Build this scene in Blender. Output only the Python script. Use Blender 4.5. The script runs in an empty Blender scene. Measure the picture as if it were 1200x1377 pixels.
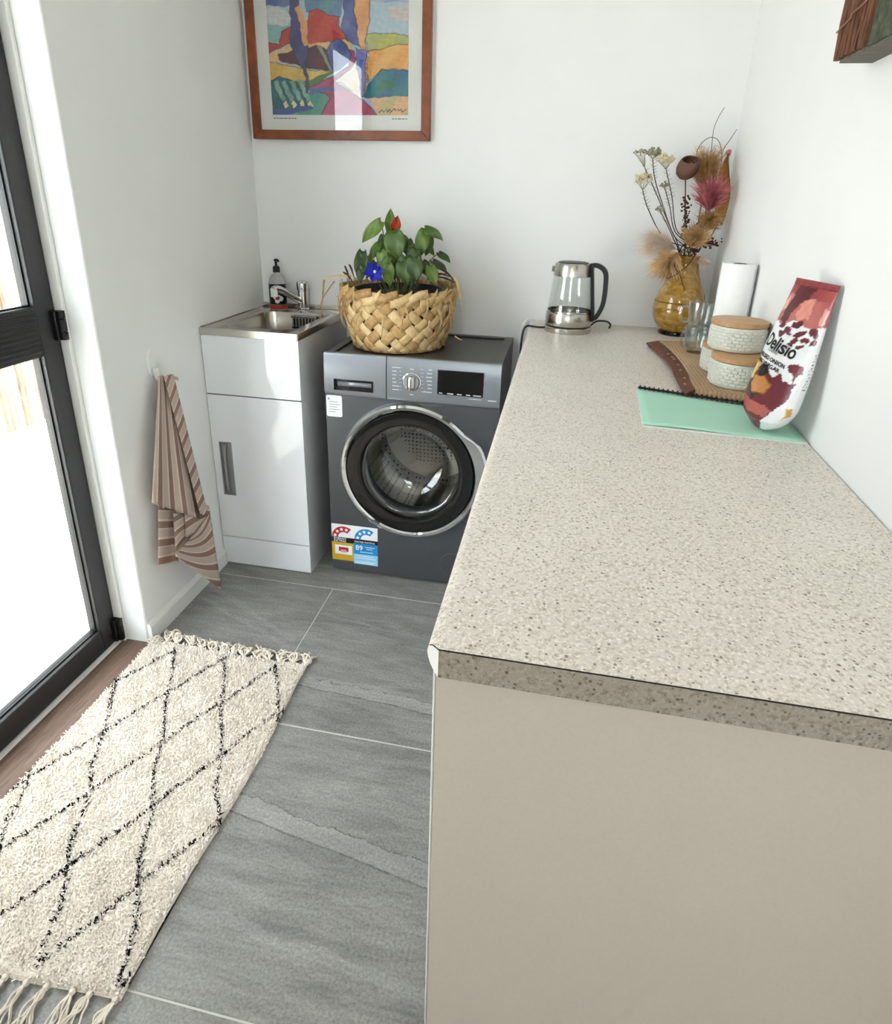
import bpy, math, random
import numpy as np
from mathutils import Vector, Matrix, Euler

random.seed(7)
rng = np.random.default_rng(7)
PI = math.pi
scene = bpy.context.scene
COL = scene.collection

# ------------------------------------------------------------------ camera
CAM_LOC = (1.1884, -2.2939, 1.3317)
CAM_ROT = tuple(math.radians(a) for a in (69.9476, -1.5471, 10.807))
F_PX, PPX, PPY = 814.62, 597.69, 566.73            # in a 1200 x 1377 frame
cam_d = bpy.data.cameras.new('camera')
cam_d.sensor_fit = 'HORIZONTAL'
cam_d.sensor_width = 36.0
cam_d.lens = F_PX * 36.0 / 1200.0
cam_d.shift_x = (600.0 - PPX) / 1200.0
cam_d.shift_y = (PPY - 688.5) / 1200.0
cam_d.clip_start = 0.02
cam = bpy.data.objects.new('camera', cam_d)
cam.location = CAM_LOC
cam.rotation_euler = CAM_ROT
COL.objects.link(cam)
scene.camera = cam

# ------------------------------------------------------------------ sky, sun, exposure
world = bpy.data.worlds.new('sky')
scene.world = world
world.use_nodes = True
wn = world.node_tree
wn.nodes.clear()
w_out = wn.nodes.new('ShaderNodeOutputWorld')
w_bg = wn.nodes.new('ShaderNodeBackground')
w_bg.inputs['Color'].default_value = (0.86, 0.94, 1.0, 1)
w_bg.inputs['Strength'].default_value = 5.0
wn.links.new(w_bg.outputs[0], w_out.inputs[0])

sun_d = bpy.data.lights.new('sun', 'SUN')
sun_d.energy = 14.0
sun_d.angle = math.radians(0.6)
sun_d.color = (1.0, 0.98, 0.96)
sun = bpy.data.objects.new('sun', sun_d)
sun.rotation_euler = Vector((-0.10, -0.55, -0.83)).to_track_quat('-Z', 'Y').to_euler()
sun.location = (-2, 3, 6)
COL.objects.link(sun)

def portal(name, loc, rot, sx, sy):
    d = bpy.data.lights.new(name, 'AREA')
    d.shape = 'RECTANGLE'; d.size = sx; d.size_y = sy
    d.cycles.is_portal = True
    o = bpy.data.objects.new(name, d)
    o.location = loc; o.rotation_euler = rot
    COL.objects.link(o)
portal('door_sky_portal', (-0.16, -1.40, 1.08), (0, math.radians(-90), 0), 2.1, 0.93)
portal('window_sky_portal', (0.85, -4.72, 1.6), (math.radians(90), 0, 0), 1.0, 1.1)

vs = scene.view_settings
vs.view_transform = 'Standard'
vs.look = 'None'
vs.exposure = 0.87
vs.gamma = 1.0
vs.use_curve_mapping = False

# ------------------------------------------------------------------ helpers
_R = Euler(CAM_ROT, 'XYZ').to_matrix()
def at(u, v, ax, val):
    """World point seen at a pixel of the 1200 x 1377 frame, on the plane ax = val."""
    d = _R @ Vector(((u - PPX) / F_PX, -(v - PPY) / F_PX, -1.0))
    i = 'xyz'.index(ax)
    t = (val - CAM_LOC[i]) / d[i]
    return Vector(CAM_LOC) + t * d

def lin(c):
    c = c / 255.0
    return c / 12.92 if c <= 0.04045 else ((c + 0.055) / 1.055) ** 2.4
def rgb(r, g, b):
    return (lin(r), lin(g), lin(b), 1.0)

class MB:
    """Collects vertices and faces for one mesh."""
    def __init__(s):
        s.v = []; s.f = []
    def add(s, vs_, fs_):
        n = len(s.v)
        s.v.extend([tuple(p) for p in vs_])
        s.f.extend([tuple(i + n for i in f) for f in fs_])
        return s
    def box(s, x0, x1, y0, y1, z0, z1):
        vv = [(x, y, z) for z in (z0, z1) for y in (y0, y1) for x in (x0, x1)]
        return s.add(vv, [(0, 2, 3, 1), (4, 5, 7, 6), (0, 1, 5, 4), (2, 6, 7, 3), (0, 4, 6, 2), (1, 3, 7, 5)])
    def prism(s, poly, z0, z1, f=None):
        f = f or (lambda a, b, c: (a, b, c))
        n = len(poly)
        area = sum(poly[i][0] * poly[(i + 1) % n][1] - poly[(i + 1) % n][0] * poly[i][1] for i in range(n))
        if area < 0: poly = poly[::-1]
        vv = [f(a, b, z0) for a, b in poly] + [f(a, b, z1) for a, b in poly]
        ff = [tuple(range(n - 1, -1, -1)), tuple(range(n, 2 * n))]
        ff += [(i, (i + 1) % n, n + (i + 1) % n, n + i) for i in range(n)]
        return s.add(vv, ff)
    def lathe(s, prof, n=32, c=(0, 0, 0), f=None, a0=0.0):
        """prof: (radius, height) pairs; r == 0 closes to a point."""
        f = f or (lambda x, y, z: (x + c[0], y + c[1], z + c[2]))
        rings = []; vv = []; ff = []
        for r, z in prof:
            if r < 1e-6:
                rings.append([len(vv)]); vv.append(f(0, 0, z))
            else:
                st = len(vv)
                for i in range(n):
                    a = a0 + 2 * PI * i / n
                    vv.append(f(r * math.cos(a), r * math.sin(a), z))
                rings.append(list(range(st, st + n)))
        for A, B in zip(rings[:-1], rings[1:]):
            for i in range(n):
                j = (i + 1) % n
                if len(A) == 1 and len(B) == 1: continue
                if len(A) == 1: ff.append((A[0], B[j], B[i]))
                elif len(B) == 1: ff.append((A[i], A[j], B[0]))
                else: ff.append((A[i], A[j], B[j], B[i]))
        return s.add(vv, ff)
    def tube(s, pts, r, n=8, cap=True, flat=1.0):
        pts = [Vector(p) for p in pts]
        m = len(pts)
        rr = [r] * m if not hasattr(r, '__len__') else list(r)
        t0 = (pts[1] - pts[0]).normalized()
        u = t0.orthogonal().normalized()
        vv = []; ff = []
        for i, p in enumerate(pts):
            t = (pts[min(i + 1, m - 1)] - pts[max(i - 1, 0)])
            t = t.normalized() if t.length > 1e-9 else t0
            u = (u - t * u.dot(t))
            u = u.normalized() if u.length > 1e-6 else t.orthogonal().normalized()
            w = t.cross(u)
            for k in range(n):
                a = 2 * PI * k / n
                vv.append(p + rr[i] * (math.cos(a) * u + flat * math.sin(a) * w))
        for i in range(m - 1):
            for k in range(n):
                a, b = i * n + k, i * n + (k + 1) % n
                ff.append((a, b, b + n, a + n))
        if cap:
            ff.append(tuple(range(n - 1, -1, -1)))
            ff.append(tuple(range((m - 1) * n, m * n)))
        return s.add(vv, ff)
    def grid(s, fn, nu, nv, closed_u=False):
        vv = []; ff = []
        nu1 = nu if closed_u else nu + 1
        for j in range(nv + 1):
            for i in range(nu1):
                vv.append(tuple(fn(i / nu, j / nv)))
        for j in range(nv):
            for i in range(nu):
                a = j * nu1 + i; b = j * nu1 + (i + 1) % nu1
                ff.append((a, b, b + nu1, a + nu1))
        return s.add(vv, ff)
    def sphere(s, c, r, n=10, m=6, sc=(1, 1, 1)):
        prof = [(math.sin(PI * k / m), -math.cos(PI * k / m)) for k in range(m + 1)]
        prof = [(0, -1)] + prof[1:-1] + [(0, 1)]
        return s.lathe(prof, n, f=lambda x, y, z: (c[0] + r * x * sc[0], c[1] + r * y * sc[1], c[2] + r * z * sc[2]))

def spline(pts, k=6):
    P = [Vector(p) for p in pts]
    out = []
    for i in range(len(P) - 1):
        p0 = P[max(i - 1, 0)]; p1 = P[i]; p2 = P[i + 1]; p3 = P[min(i + 2, len(P) - 1)]
        for j in range(k):
            t = j / k
            out.append(0.5 * ((2 * p1) + (p2 - p0) * t + (2 * p0 - 5 * p1 + 4 * p2 - p3) * t * t + (3 * p1 - p0 - 3 * p2 + p3) * t ** 3))
    out.append(P[-1])
    return out

ORG = {}
def tag(o, label=None, cat=None, group=None, kind=None):
    if label: o['label'] = label
    if cat: o['category'] = cat
    if group: o['group'] = group
    if kind: o['kind'] = kind
    return o
def thing(name, loc, label, cat, group=None):
    o = bpy.data.objects.new(name, None)
    o.empty_display_size = 0.05
    o.location = loc
    COL.objects.link(o)
    ORG[o.name] = Vector(loc)
    return tag(o, label, cat, group)
def obj(name, mb, mat, parent=None, smooth=False, bevel=0.0, solid=0.0, org=None, seg=2, mats=None, fmat=None, angle=35):
    """mb is in world coordinates; the origin goes to the parent's base (or org)."""
    if parent is not None: o0 = ORG[parent.name]
    elif org is not None: o0 = Vector(org)
    else: o0 = Vector((0, 0, 0))
    me = bpy.data.meshes.new(name)
    v = np.array(mb.v, dtype=float).reshape(-1, 3) - np.array(o0)
    me.from_pydata(v.tolist(), [], mb.f)
    me.materials.append(mat)
    for m_ in (mats or []): me.materials.append(m_)
    if fmat is not None: me.polygons.foreach_set('material_index', fmat)
    if smooth:
        me.polygons.foreach_set('use_smooth', [True] * len(me.polygons))
        try: me.set_sharp_from_angle(angle=math.radians(angle))
        except Exception: pass
    me.update()
    o = bpy.data.objects.new(name, me)
    COL.objects.link(o)
    if parent is not None: o.parent = parent
    else: o.location = o0
    ORG[o.name] = o0
    if solid:
        md = o.modifiers.new('thickness', 'SOLIDIFY'); md.thickness = solid; md.offset = 0
    if bevel:
        md = o.modifiers.new('bevel', 'BEVEL'); md.width = bevel; md.segments = seg
        md.limit_method = 'ANGLE'; md.angle_limit = math.radians(40)
        md.harden_normals = False
        if not smooth:
            me.polygons.foreach_set('use_smooth', [True] * len(me.polygons))
            try: me.set_sharp_from_angle(angle=math.radians(50))
            except Exception: pass
    return o
def colour(o, cols):
    me = o.data
    a = me.color_attributes.new('Col', 'FLOAT_COLOR', 'POINT')
    c = np.ones((len(me.vertices), 4)); c[:, :3] = cols
    a.data.foreach_set('color', c.ravel())
def uvs(o, uv):
    me = o.data
    l = me.uv_layers.new(name='UVMap')
    idx = np.zeros(len(me.loops), dtype=int); me.loops.foreach_get('vertex_index', idx)
    l.data.foreach_set('uv', np.array(uv)[idx].ravel())
def text_mb(txt, fn, size=1.0, shear=0.0, align='LEFT', spacing=1.0, res=3, offset=0.0):
    """Letters as flat faces; fn maps (x, y) of the writing to the world."""
    cu = bpy.data.curves.new('t', 'FONT')
    cu.body = txt; cu.size = size; cu.shear = shear; cu.align_x = align
    cu.space_character = spacing; cu.resolution_u = res; cu.fill_mode = 'FRONT'; cu.offset = offset
    o = bpy.data.objects.new('t', cu)
    COL.objects.link(o)
    me = o.to_mesh()
    mb = MB()
    mb.v = [tuple(fn(p.co.x, p.co.y)) for p in me.vertices]
    mb.f = [tuple(p.vertices) for p in me.polygons]
    o.to_mesh_clear()
    bpy.data.objects.remove(o); bpy.data.curves.remove(cu)
    return mb

# ------------------------------------------------------------------ materials
def newmat(name):
    m = bpy.data.materials.new(name); m.use_nodes = True
    nt = m.node_tree; b = nt.nodes['Principled BSDF']
    return m, nt, b
def node(nt, t, ins=None, **kw):
    n = nt.nodes.new(t)
    for k, v in kw.items(): setattr(n, k, v)
    for k, v in (ins or {}).items():
        if hasattr(v, 'is_output') or isinstance(v, bpy.types.NodeSocket): nt.links.new(v, n.inputs[k])
        else: n.inputs[k].default_value = v
    return n
def math_(nt, op, a, b=0.0, c=0.0):
    n = node(nt, 'ShaderNodeMath', {0: a, 1: b, 2: c}, operation=op)
    return n.outputs[0]
def ramp(nt, fac, stops, interp='LINEAR'):
    n = node(nt, 'ShaderNodeValToRGB', {'Fac': fac})
    cr = n.color_ramp; cr.interpolation = interp
    while len(cr.elements) < len(stops): cr.elements.new(0.5)
    for e, (p, c) in zip(cr.elements, stops):
        e.position = p; e.color = c if len(c) == 4 else (*c, 1)
    return n.outputs['Color']
def mixc(nt, fac, a, b, mode='MIX'):
    n = node(nt, 'ShaderNodeMix', data_type='RGBA', blend_type=mode)
    for s, v in ((n.inputs[0], fac), (n.inputs[6], a), (n.inputs[7], b)):
        if isinstance(v, bpy.types.NodeSocket): nt.links.new(v, s)
        else: s.default_value = v
    return n.outputs[2]
def coords(nt, scale=(1, 1, 1), rot=(0, 0, 0), loc=(0, 0, 0), kind='Object'):
    if kind == 'World': o = node(nt, 'ShaderNodeNewGeometry').outputs['Position']
    else: o = node(nt, 'ShaderNodeTexCoord').outputs[kind]
    return node(nt, 'ShaderNodeMapping', {'Vector': o, 'Scale': scale, 'Rotation': rot, 'Location': loc}).outputs[0]
def noise(nt, vec, scale, detail=4, rough=0.5, dist=0.0):
    return node(nt, 'ShaderNodeTexNoise', {'Vector': vec, 'Scale': scale, 'Detail': detail, 'Roughness': rough, 'Distortion': dist}).outputs['Fac']
def bump(nt, b, h, strength=0.2, dist=0.001):
    n = node(nt, 'ShaderNodeBump', {'Height': h, 'Strength': strength, 'Distance': dist})
    nt.links.new(n.outputs[0], b.inputs['Normal'])
def simple(name, col, rough=0.5, metal=0.0, var=0.06, scale=30.0, bmp=0.0, spec=0.5, coat=0.0, stretch=(1, 1, 1), bscale=None, trans=0.0, ior=1.45, sss=0.0):
    m, nt, b = newmat(name)
    v = coords(nt, stretch)
    n = noise(nt, v, scale, 3)
    d = tuple(max(0, c * (1 - var)) for c in col[:3]) + (1,)
    l = tuple(min(1, c * (1 + var)) for c in col[:3]) + (1,)
    nt.links.new(ramp(nt, n, [(0.3, d), (0.7, l)]), b.inputs['Base Color'])
    b.inputs['Roughness'].default_value = rough
    b.inputs['Metallic'].default_value = metal
    b.inputs['Specular IOR Level'].default_value = spec
    b.inputs['Coat Weight'].default_value = coat
    b.inputs['Coat Roughness'].default_value = 0.05
    b.inputs['Transmission Weight'].default_value = trans
    b.inputs['IOR'].default_value = ior
    if bmp: bump(nt, b, noise(nt, v, bscale or scale * 3, 4), bmp)
    return m
def clear_glass(name, tint=(1, 1, 1, 1), rough=0.0, base=0.06, ior=1.5):
    """Thin clear glass: see-through with mirror reflections by Fresnel."""
    m = bpy.data.materials.new(name); m.use_nodes = True
    nt = m.node_tree; nt.nodes.clear()
    out = node(nt, 'ShaderNodeOutputMaterial')
    gm = node(nt, 'ShaderNodeNewGeometry')
    cs = math_(nt, 'ABSOLUTE', node(nt, 'ShaderNodeVectorMath', {0: gm.outputs['Normal'], 1: gm.outputs['Incoming']}, operation='DOT_PRODUCT').outputs['Value'])
    fr = math_(nt, 'POWER', math_(nt, 'SUBTRACT', 1.0, cs), 5.0)
    n = noise(nt, coords(nt), 8.0, 2)
    tcol = ramp(nt, n, [(0.3, tuple(c * 0.98 for c in tint[:3]) + (1,)), (0.7, tint)])
    tr = node(nt, 'ShaderNodeBsdfTransparent', {'Color': tcol})
    gl = node(nt, 'ShaderNodeBsdfGlossy', {'Roughness': rough, 'Color': (1, 1, 1, 1)})
    f = math_(nt, 'ADD', math_(nt, 'MULTIPLY', fr, 1.0 - base), base)
    mx = node(nt, 'ShaderNodeMixShader', {0: f, 1: tr.outputs[0], 2: gl.outputs[0]})
    nt.links.new(mx.outputs[0], out.inputs[0])
    return m
def vcol(name, rough=0.5, spec=0.5, nscale=60, namt=0.12, bmp=0.0, bscale=200, coat=0.0):
    m, nt, b = newmat(name)
    a = node(nt, 'ShaderNodeAttribute', attribute_name='Col').outputs['Color']
    n = noise(nt, coords(nt), nscale, 3)
    g = ramp(nt, n, [(0.25, (1 - namt,) * 3), (0.75, (1 + namt,) * 3)])
    nt.links.new(mixc(nt, 1.0, a, g, 'MULTIPLY'), b.inputs['Base Color'])
    b.inputs['Roughness'].default_value = rough
    b.inputs['Specular IOR Level'].default_value = spec
    b.inputs['Coat Weight'].default_value = coat
    b.inputs['Coat Roughness'].default_value = 0.02
    if bmp: bump(nt, b, noise(nt, coords(nt), bscale, 4), bmp)
    return m

M = {}
M['wall'] = simple('painted plaster', rgb(242, 243, 241), 0.75, var=0.008, scale=6, bmp=0.10, bscale=260, spec=0.3)
M['ceiling'] = simple('ceiling paint', rgb(240, 240, 238), 0.85, var=0.01, scale=5)
M['trim'] = simple('gloss white trim', rgb(236, 236, 232), 0.4, var=0.015, scale=12)
M['black_alu'] = simple('black powder coat', rgb(46, 46, 47), 0.42, var=0.08, scale=60, bmp=0.05, bscale=600)
M['pane'] = clear_glass('window glass')
M['black'] = simple('black plastic', rgb(18, 18, 19), 0.35, var=0.1)
M['dark'] = simple('dark void plastic', rgb(8, 8, 8), 0.6, var=0.1)
M['white_gloss'] = simple('white gloss laminate', rgb(232, 235, 238), 0.08, var=0.008, scale=5, coat=0.6)
M['white_side'] = simple('white cabinet carcass', rgb(205, 207, 210), 0.35, var=0.01, scale=5)
M['steel'] = simple('brushed stainless', rgb(198, 194, 186), 0.24, 1.0, var=0.05, scale=25, stretch=(1, 14, 1), bmp=0.03, bscale=60)
M['chrome'] = simple('chrome', rgb(215, 216, 218), 0.07, 1.0, var=0.02, scale=10)
M['grey_handle'] = simple('satin grey metal', rgb(158, 158, 158), 0.4, 0.25, var=0.04, scale=40)
M['washer'] = simple('graphite painted steel', rgb(92, 94, 97), 0.30, 0.55, var=0.03, scale=8)
M['washer_dark'] = simple('dark graphite top', rgb(72, 70, 68), 0.30, 0.3, var=0.05, scale=12)
M['fascia'] = simple('silver grey fascia', rgb(142, 147, 153), 0.32, 0.55, var=0.02, scale=10)
M['gloss_black'] = simple('gloss black', rgb(9, 9, 10), 0.06, var=0.05, scale=10, coat=0.4)
M['clear'] = clear_glass('clear glass', (0.97, 0.985, 0.98, 1), base=0.05)
M['mug_glass'] = clear_glass('thick mug glass', (0.90, 0.93, 0.92, 1), base=0.13)
M['bowl'] = clear_glass('door bowl glass', (0.72, 0.76, 0.78, 1), base=0.10)
M['white_paint'] = simple('white print', rgb(236, 238, 240), 0.4, var=0.01)
M['red_print'] = simple('red print', rgb(176, 34, 44), 0.4, var=0.03)
M['blue_print'] = simple('blue print', rgb(28, 140, 206), 0.4, var=0.03)
M['pale_blue_print'] = simple('pale blue print', rgb(150, 206, 238), 0.4, var=0.03)
M['yellow_print'] = simple('yellow print', rgb(206, 168, 48), 0.4, var=0.03)
M['black_print'] = simple('black print', rgb(16, 16, 16), 0.4, var=0.05)
M['grey_print'] = simple('grey print', rgb(120, 122, 124), 0.5, var=0.03)
M['label_text'] = simple('light grey print', rgb(205, 208, 210), 0.5, var=0.02)
M['taupe'] = simple('taupe laminate', rgb(208, 198, 184), 0.55, var=0.02, scale=220, bmp=0.15, bscale=900)

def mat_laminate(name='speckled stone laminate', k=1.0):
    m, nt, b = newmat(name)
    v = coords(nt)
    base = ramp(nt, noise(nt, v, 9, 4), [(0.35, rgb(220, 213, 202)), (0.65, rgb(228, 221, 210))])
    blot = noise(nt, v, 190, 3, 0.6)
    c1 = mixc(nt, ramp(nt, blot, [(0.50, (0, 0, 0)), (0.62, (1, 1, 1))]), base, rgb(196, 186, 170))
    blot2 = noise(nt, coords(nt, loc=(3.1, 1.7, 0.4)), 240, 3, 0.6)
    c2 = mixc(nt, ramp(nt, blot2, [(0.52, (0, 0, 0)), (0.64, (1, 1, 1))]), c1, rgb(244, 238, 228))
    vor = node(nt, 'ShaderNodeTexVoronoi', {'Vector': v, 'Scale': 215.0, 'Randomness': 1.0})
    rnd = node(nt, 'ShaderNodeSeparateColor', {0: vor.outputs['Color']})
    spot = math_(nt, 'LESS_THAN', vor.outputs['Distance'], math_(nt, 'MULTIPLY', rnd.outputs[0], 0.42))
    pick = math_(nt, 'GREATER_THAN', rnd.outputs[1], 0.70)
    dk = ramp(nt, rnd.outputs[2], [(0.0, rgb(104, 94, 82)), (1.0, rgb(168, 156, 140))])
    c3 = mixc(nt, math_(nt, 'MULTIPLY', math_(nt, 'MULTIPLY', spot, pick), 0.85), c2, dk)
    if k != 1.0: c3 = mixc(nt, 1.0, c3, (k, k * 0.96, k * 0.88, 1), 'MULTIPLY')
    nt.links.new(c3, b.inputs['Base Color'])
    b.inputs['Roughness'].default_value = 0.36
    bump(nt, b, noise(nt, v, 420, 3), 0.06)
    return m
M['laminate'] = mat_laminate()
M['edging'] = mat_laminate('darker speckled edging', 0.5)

def mat_tile():
    m, nt, b = newmat('grey slate look porcelain')
    g = node(nt, 'ShaderNodeNewGeometry').outputs['Position']
    xyz = node(nt, 'ShaderNodeSeparateXYZ', {0: g})
    x, y = xyz.outputs[0], xyz.outputs[1]
    rot = (0, 0, math.radians(9))
    st = node(nt, 'ShaderNodeMapping', {'Vector': g, 'Rotation': rot, 'Scale': (1.0, 3.2, 1.0)}).outputs[0]
    big = noise(nt, st, 2.2, 6, 0.6, 0.4)
    fine = noise(nt, g, 170, 5, 0.75)
    line = noise(nt, node(nt, 'ShaderNodeMapping', {'Vector': g, 'Rotation': rot, 'Scale': (1, 9, 1), 'Location': (5, 1, 0)}).outputs[0], 9, 6, 0.7, 0.3)
    mid = noise(nt, node(nt, 'ShaderNodeMapping', {'Vector': g, 'Rotation': rot, 'Scale': (1, 5, 1), 'Location': (2, 3, 0)}).outputs[0], 6, 5, 0.65, 0.6)
    c = ramp(nt, big, [(0.30, rgb(116, 115, 112)), (0.48, rgb(140, 139, 135)), (0.62, rgb(152, 151, 147)), (0.75, rgb(130, 129, 126))])
    c = mixc(nt, 0.55, c, ramp(nt, mid, [(0.3, rgb(106, 105, 103)), (0.55, rgb(144, 143, 139)), (0.72, rgb(168, 167, 162))]))
    c = mixc(nt, 1.0, c, ramp(nt, line, [(0.34, (0.90,) * 3), (0.46, (1.0,) * 3), (0.60, (1.0,) * 3), (0.72, (1.07,) * 3)]), 'MULTIPLY')
    wob = noise(nt, node(nt, 'ShaderNodeMapping', {'Vector': g, 'Scale': (1, 1, 1)}).outputs[0], 9, 5, 0.65)
    wob2 = noise(nt, g, 34, 4, 0.7)
    hts = []
    # split ledges printed across two tiles: (x0, y0, slope, half width)
    for (x0, y0, k, hw, amp, xa, xb) in ((0.53, -1.368, -0.148, 0.024, 0.030, 0.3, 1.3), (0.60, -0.985, -0.06, 0.020, 0.040, 0.50, 1.3),
                                (0.60, -0.965, -0.02, 0.006, 0.012, 0.30, 0.9), (0.30, -0.80, -0.42, 0.007, 0.050, 0.0, 0.46), (0.2, -0.70, -0.5, 0.012, 0.03, 0.0, 0.46),
                                (0.62, -1.60, -0.10, 0.010, 0.03, 0.3, 1.2), (0.62, -0.70, -0.12, 0.006, 0.05, 0.49, 1.2)):
        l = math_(nt, 'ADD', math_(nt, 'MULTIPLY', math_(nt, 'SUBTRACT', x, x0), k), y0)
        d = math_(nt, 'SUBTRACT', y, l)
        up = math_(nt, 'ADD', d, math_(nt, 'MULTIPLY', math_(nt, 'SUBTRACT', wob, 0.5), amp * 2))
        up = math_(nt, 'ADD', up, math_(nt, 'MULTIPLY', math_(nt, 'SUBTRACT', wob2, 0.5), amp * 0.45))
        lo = math_(nt, 'ADD', d, math_(nt, 'MULTIPLY', math_(nt, 'SUBTRACT', wob, 0.5), amp * 0.5))
        ins = math_(nt, 'MULTIPLY', math_(nt, 'LESS_THAN', up, hw), math_(nt, 'GREATER_THAN', lo, -hw))
        rngx = math_(nt, 'MULTIPLY', math_(nt, 'GREATER_THAN', x, xa), math_(nt, 'LESS_THAN', x, xb))
        strength = 0.34 if hw > 0.015 else 0.22
        c = mixc(nt, math_(nt, 'MULTIPLY', math_(nt, 'MULTIPLY', ins, rngx), strength), c, rgb(176, 176, 172))
        if hw > 0.015:
            e1 = math_(nt, 'LESS_THAN', math_(nt, 'ABSOLUTE', math_(nt, 'SUBTRACT', up, hw)), 0.0016)
            e2 = math_(nt, 'LESS_THAN', math_(nt, 'ABSOLUTE', math_(nt, 'ADD', lo, hw)), 0.0022)
            e = math_(nt, 'MULTIPLY', math_(nt, 'MAXIMUM', e1, e2), rngx)
            c = mixc(nt, math_(nt, 'MULTIPLY', math_(nt, 'MULTIPLY', e, ramp(nt, wob2, [(0.35, (0.15,) * 3), (0.6, (1.0,) * 3)])), 0.75), c, rgb(74, 74, 72))
            hts.append(math_(nt, 'MULTIPLY', ins, rngx))
    gr = ramp(nt, fine, [(0.34, (0.66,) * 3), (0.66, (1.26,) * 3)])
    c = mixc(nt, 1.0, c, gr, 'MULTIPLY')
    nt.links.new(c, b.inputs['Base Color'])
    b.inputs['Roughness'].default_value = 0.48
    h = math_(nt, 'ADD', math_(nt, 'MULTIPLY', fine, 0.35), math_(nt, 'ADD', hts[0], hts[1]))
    bump(nt, b, h, 0.25, 0.0015)
    return m
M['tile'] = mat_tile()
M['grout'] = simple('pale grout', rgb(200, 200, 194), 0.9, var=0.04, scale=60)

def mat_wood(name, a, b_, scale=6.0, stretch=(1, 12, 12), rough=0.45, rot=(0, 0, 0), coat=0.0, ring=False):
    m, nt, b = newmat(name)
    v = coords(nt, stretch, rot)
    n = noise(nt, v, scale, 5, 0.6, 0.6)
    if ring:
        w = node(nt, 'ShaderNodeTexWave', {'Vector': coords(nt, (1, 1, 1), rot), 'Scale': 34.0, 'Distortion': 4.0, 'Detail': 2.0, 'Detail Scale': 0.6}, wave_type='BANDS', bands_direction='X')
        n = math_(nt, 'ADD', math_(nt, 'MULTIPLY', n, 0.80), math_(nt, 'MULTIPLY', w.outputs['Fac'], 0.20))
    nt.links.new(ramp(nt, n, [(0.28, a), (0.72, b_)]), b.inputs['Base Color'])
    b.inputs['Roughness'].default_value = rough
    b.inputs['Coat Weight'].default_value = coat
    bump(nt, b, n, 0.08)
    return m
M['frame_wood'] = mat_wood('reddish frame timber', rgb(104, 52, 24), rgb(150, 80, 40), 14, (1, 1, 1), 0.35)
M['bamboo'] = mat_wood('bamboo lid', rgb(176, 128, 82), rgb(206, 162, 114), 9, (1, 14, 8), 0.4)
M['board_wood'] = mat_wood('live edge board grain', rgb(160, 124, 88), rgb(206, 176, 138), 5, (3, 1, 1), 0.5, ring=True)
M['bark_wood'] = mat_wood('reddish live edge bark', rgb(62, 30, 20), rgb(122, 66, 42), 40, (2, 1, 1), 0.55)
M['sill_wood'] = mat_wood('weathered timber sill', rgb(92, 70, 58), rgb(136, 112, 96), 10, (12, 1, 4), 0.65)

# ------------------------------------------------------------------ room shell
LW = 0.017                       # face of the left wall
JY = -0.934                      # far reveal of the door opening
DX = -0.0795                     # room face of the door leaf
DN = -1.868                      # near reveal of the door opening
FY = -4.60                       # wall behind the camera
CH = 2.45                        # ceiling height
def RW(y): return 1.71 + 0.028 * y            # face of the right wall
HC = 0.9186                      # worktop height
def struct(name, mb, mat, **k):
    return tag(obj(name, mb, mat, **k), kind='structure')

fl = MB(); fl.box(-0.14, 1.80, FY - 0.1, 0.1, -0.12, -0.0010)
floor = struct('floor', fl, M['grout'])
rows = [(0.0, -0.543, 1.08), (-0.543, -1.1415, 0.48), (-1.1415, -1.740, 1.08), (-1.740, -2.338, 0.48), (-2.338, -2.936, 1.08), (-2.936, -3.534, 0.48), (-3.534, -4.132, 1.08), (-4.132, -4.60, 0.48)]
for ya, yb, xj in rows:
    for x0, x1 in ((0.0, xj), (xj, 1.70)):
        t = MB(); g = 0.0015
        xa = 0.030 if x0 == 0.0 else x0 + g
        t.box(xa, x1 - g, yb + g, ya - g if ya < 0 else -0.002, -0.012, 0.0)
        obj('tile', t, M['tile'], floor, bevel=0.0012, seg=1)

w = MB()
w.box(-0.13, LW, JY, 0.1, -0.1, CH + 0.1)
w.box(-0.13, LW, FY - 0.1, DN, -0.1, CH + 0.1)
w.box(-0.13, LW, DN, JY, 2.165, CH + 0.1)
struct('wall_left', w, M['wall'], bevel=0.006)
w = MB(); w.box(-0.13, 1.90, 0.0, 0.12, -0.1, CH + 0.1)
struct('wall_back', w, M['wall'])
w = MB(); w.prism([(RW(0.1), 0.1), (1.9, 0.1), (1.9, FY - 0.1), (RW(FY - 0.1), FY - 0.1)], -0.1, CH + 0.1)
struct('wall_right', w, M['wall'])
w = MB()
w.box(-0.13, 0.35, FY - 0.12, FY, -0.1, CH + 0.1); w.box(1.35, 1.90, FY - 0.12, FY, -0.1, CH + 0.1)
w.box(0.35, 1.35, FY - 0.12, FY, -0.1, 1.05); w.box(0.35, 1.35, FY - 0.12, FY, 2.15, CH + 0.1)
struct('wall_front', w, M['wall'])
w = MB(); w.box(-0.13, 1.95, FY - 0.15, 0.15, CH, CH + 0.15)
struct('ceiling', w, M['ceiling'])

# unseen window, added to let fill daylight in behind the viewer
w = MB(); a = 0.05
for bx in ((0.35, 1.35, 1.05, 1.05 + a), (0.35, 1.35, 2.15 - a, 2.15), (0.35, 0.35 + a, 1.05, 2.15), (1.35 - a, 1.35, 1.05, 2.15), (0.825, 0.875, 1.05, 2.15)):
    w.box(bx[0], bx[1], FY - 0.09, FY - 0.03, bx[2], bx[3])
win = struct('fill_window_1', w, M['black_alu'])
for x0, x1 in ((0.40, 0.825), (0.875, 1.30)):
    p = MB(); p.box(x0, x1, FY - 0.063, FY - 0.057, 1.10, 2.10); obj('pane', p, M['pane'], win)

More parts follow.
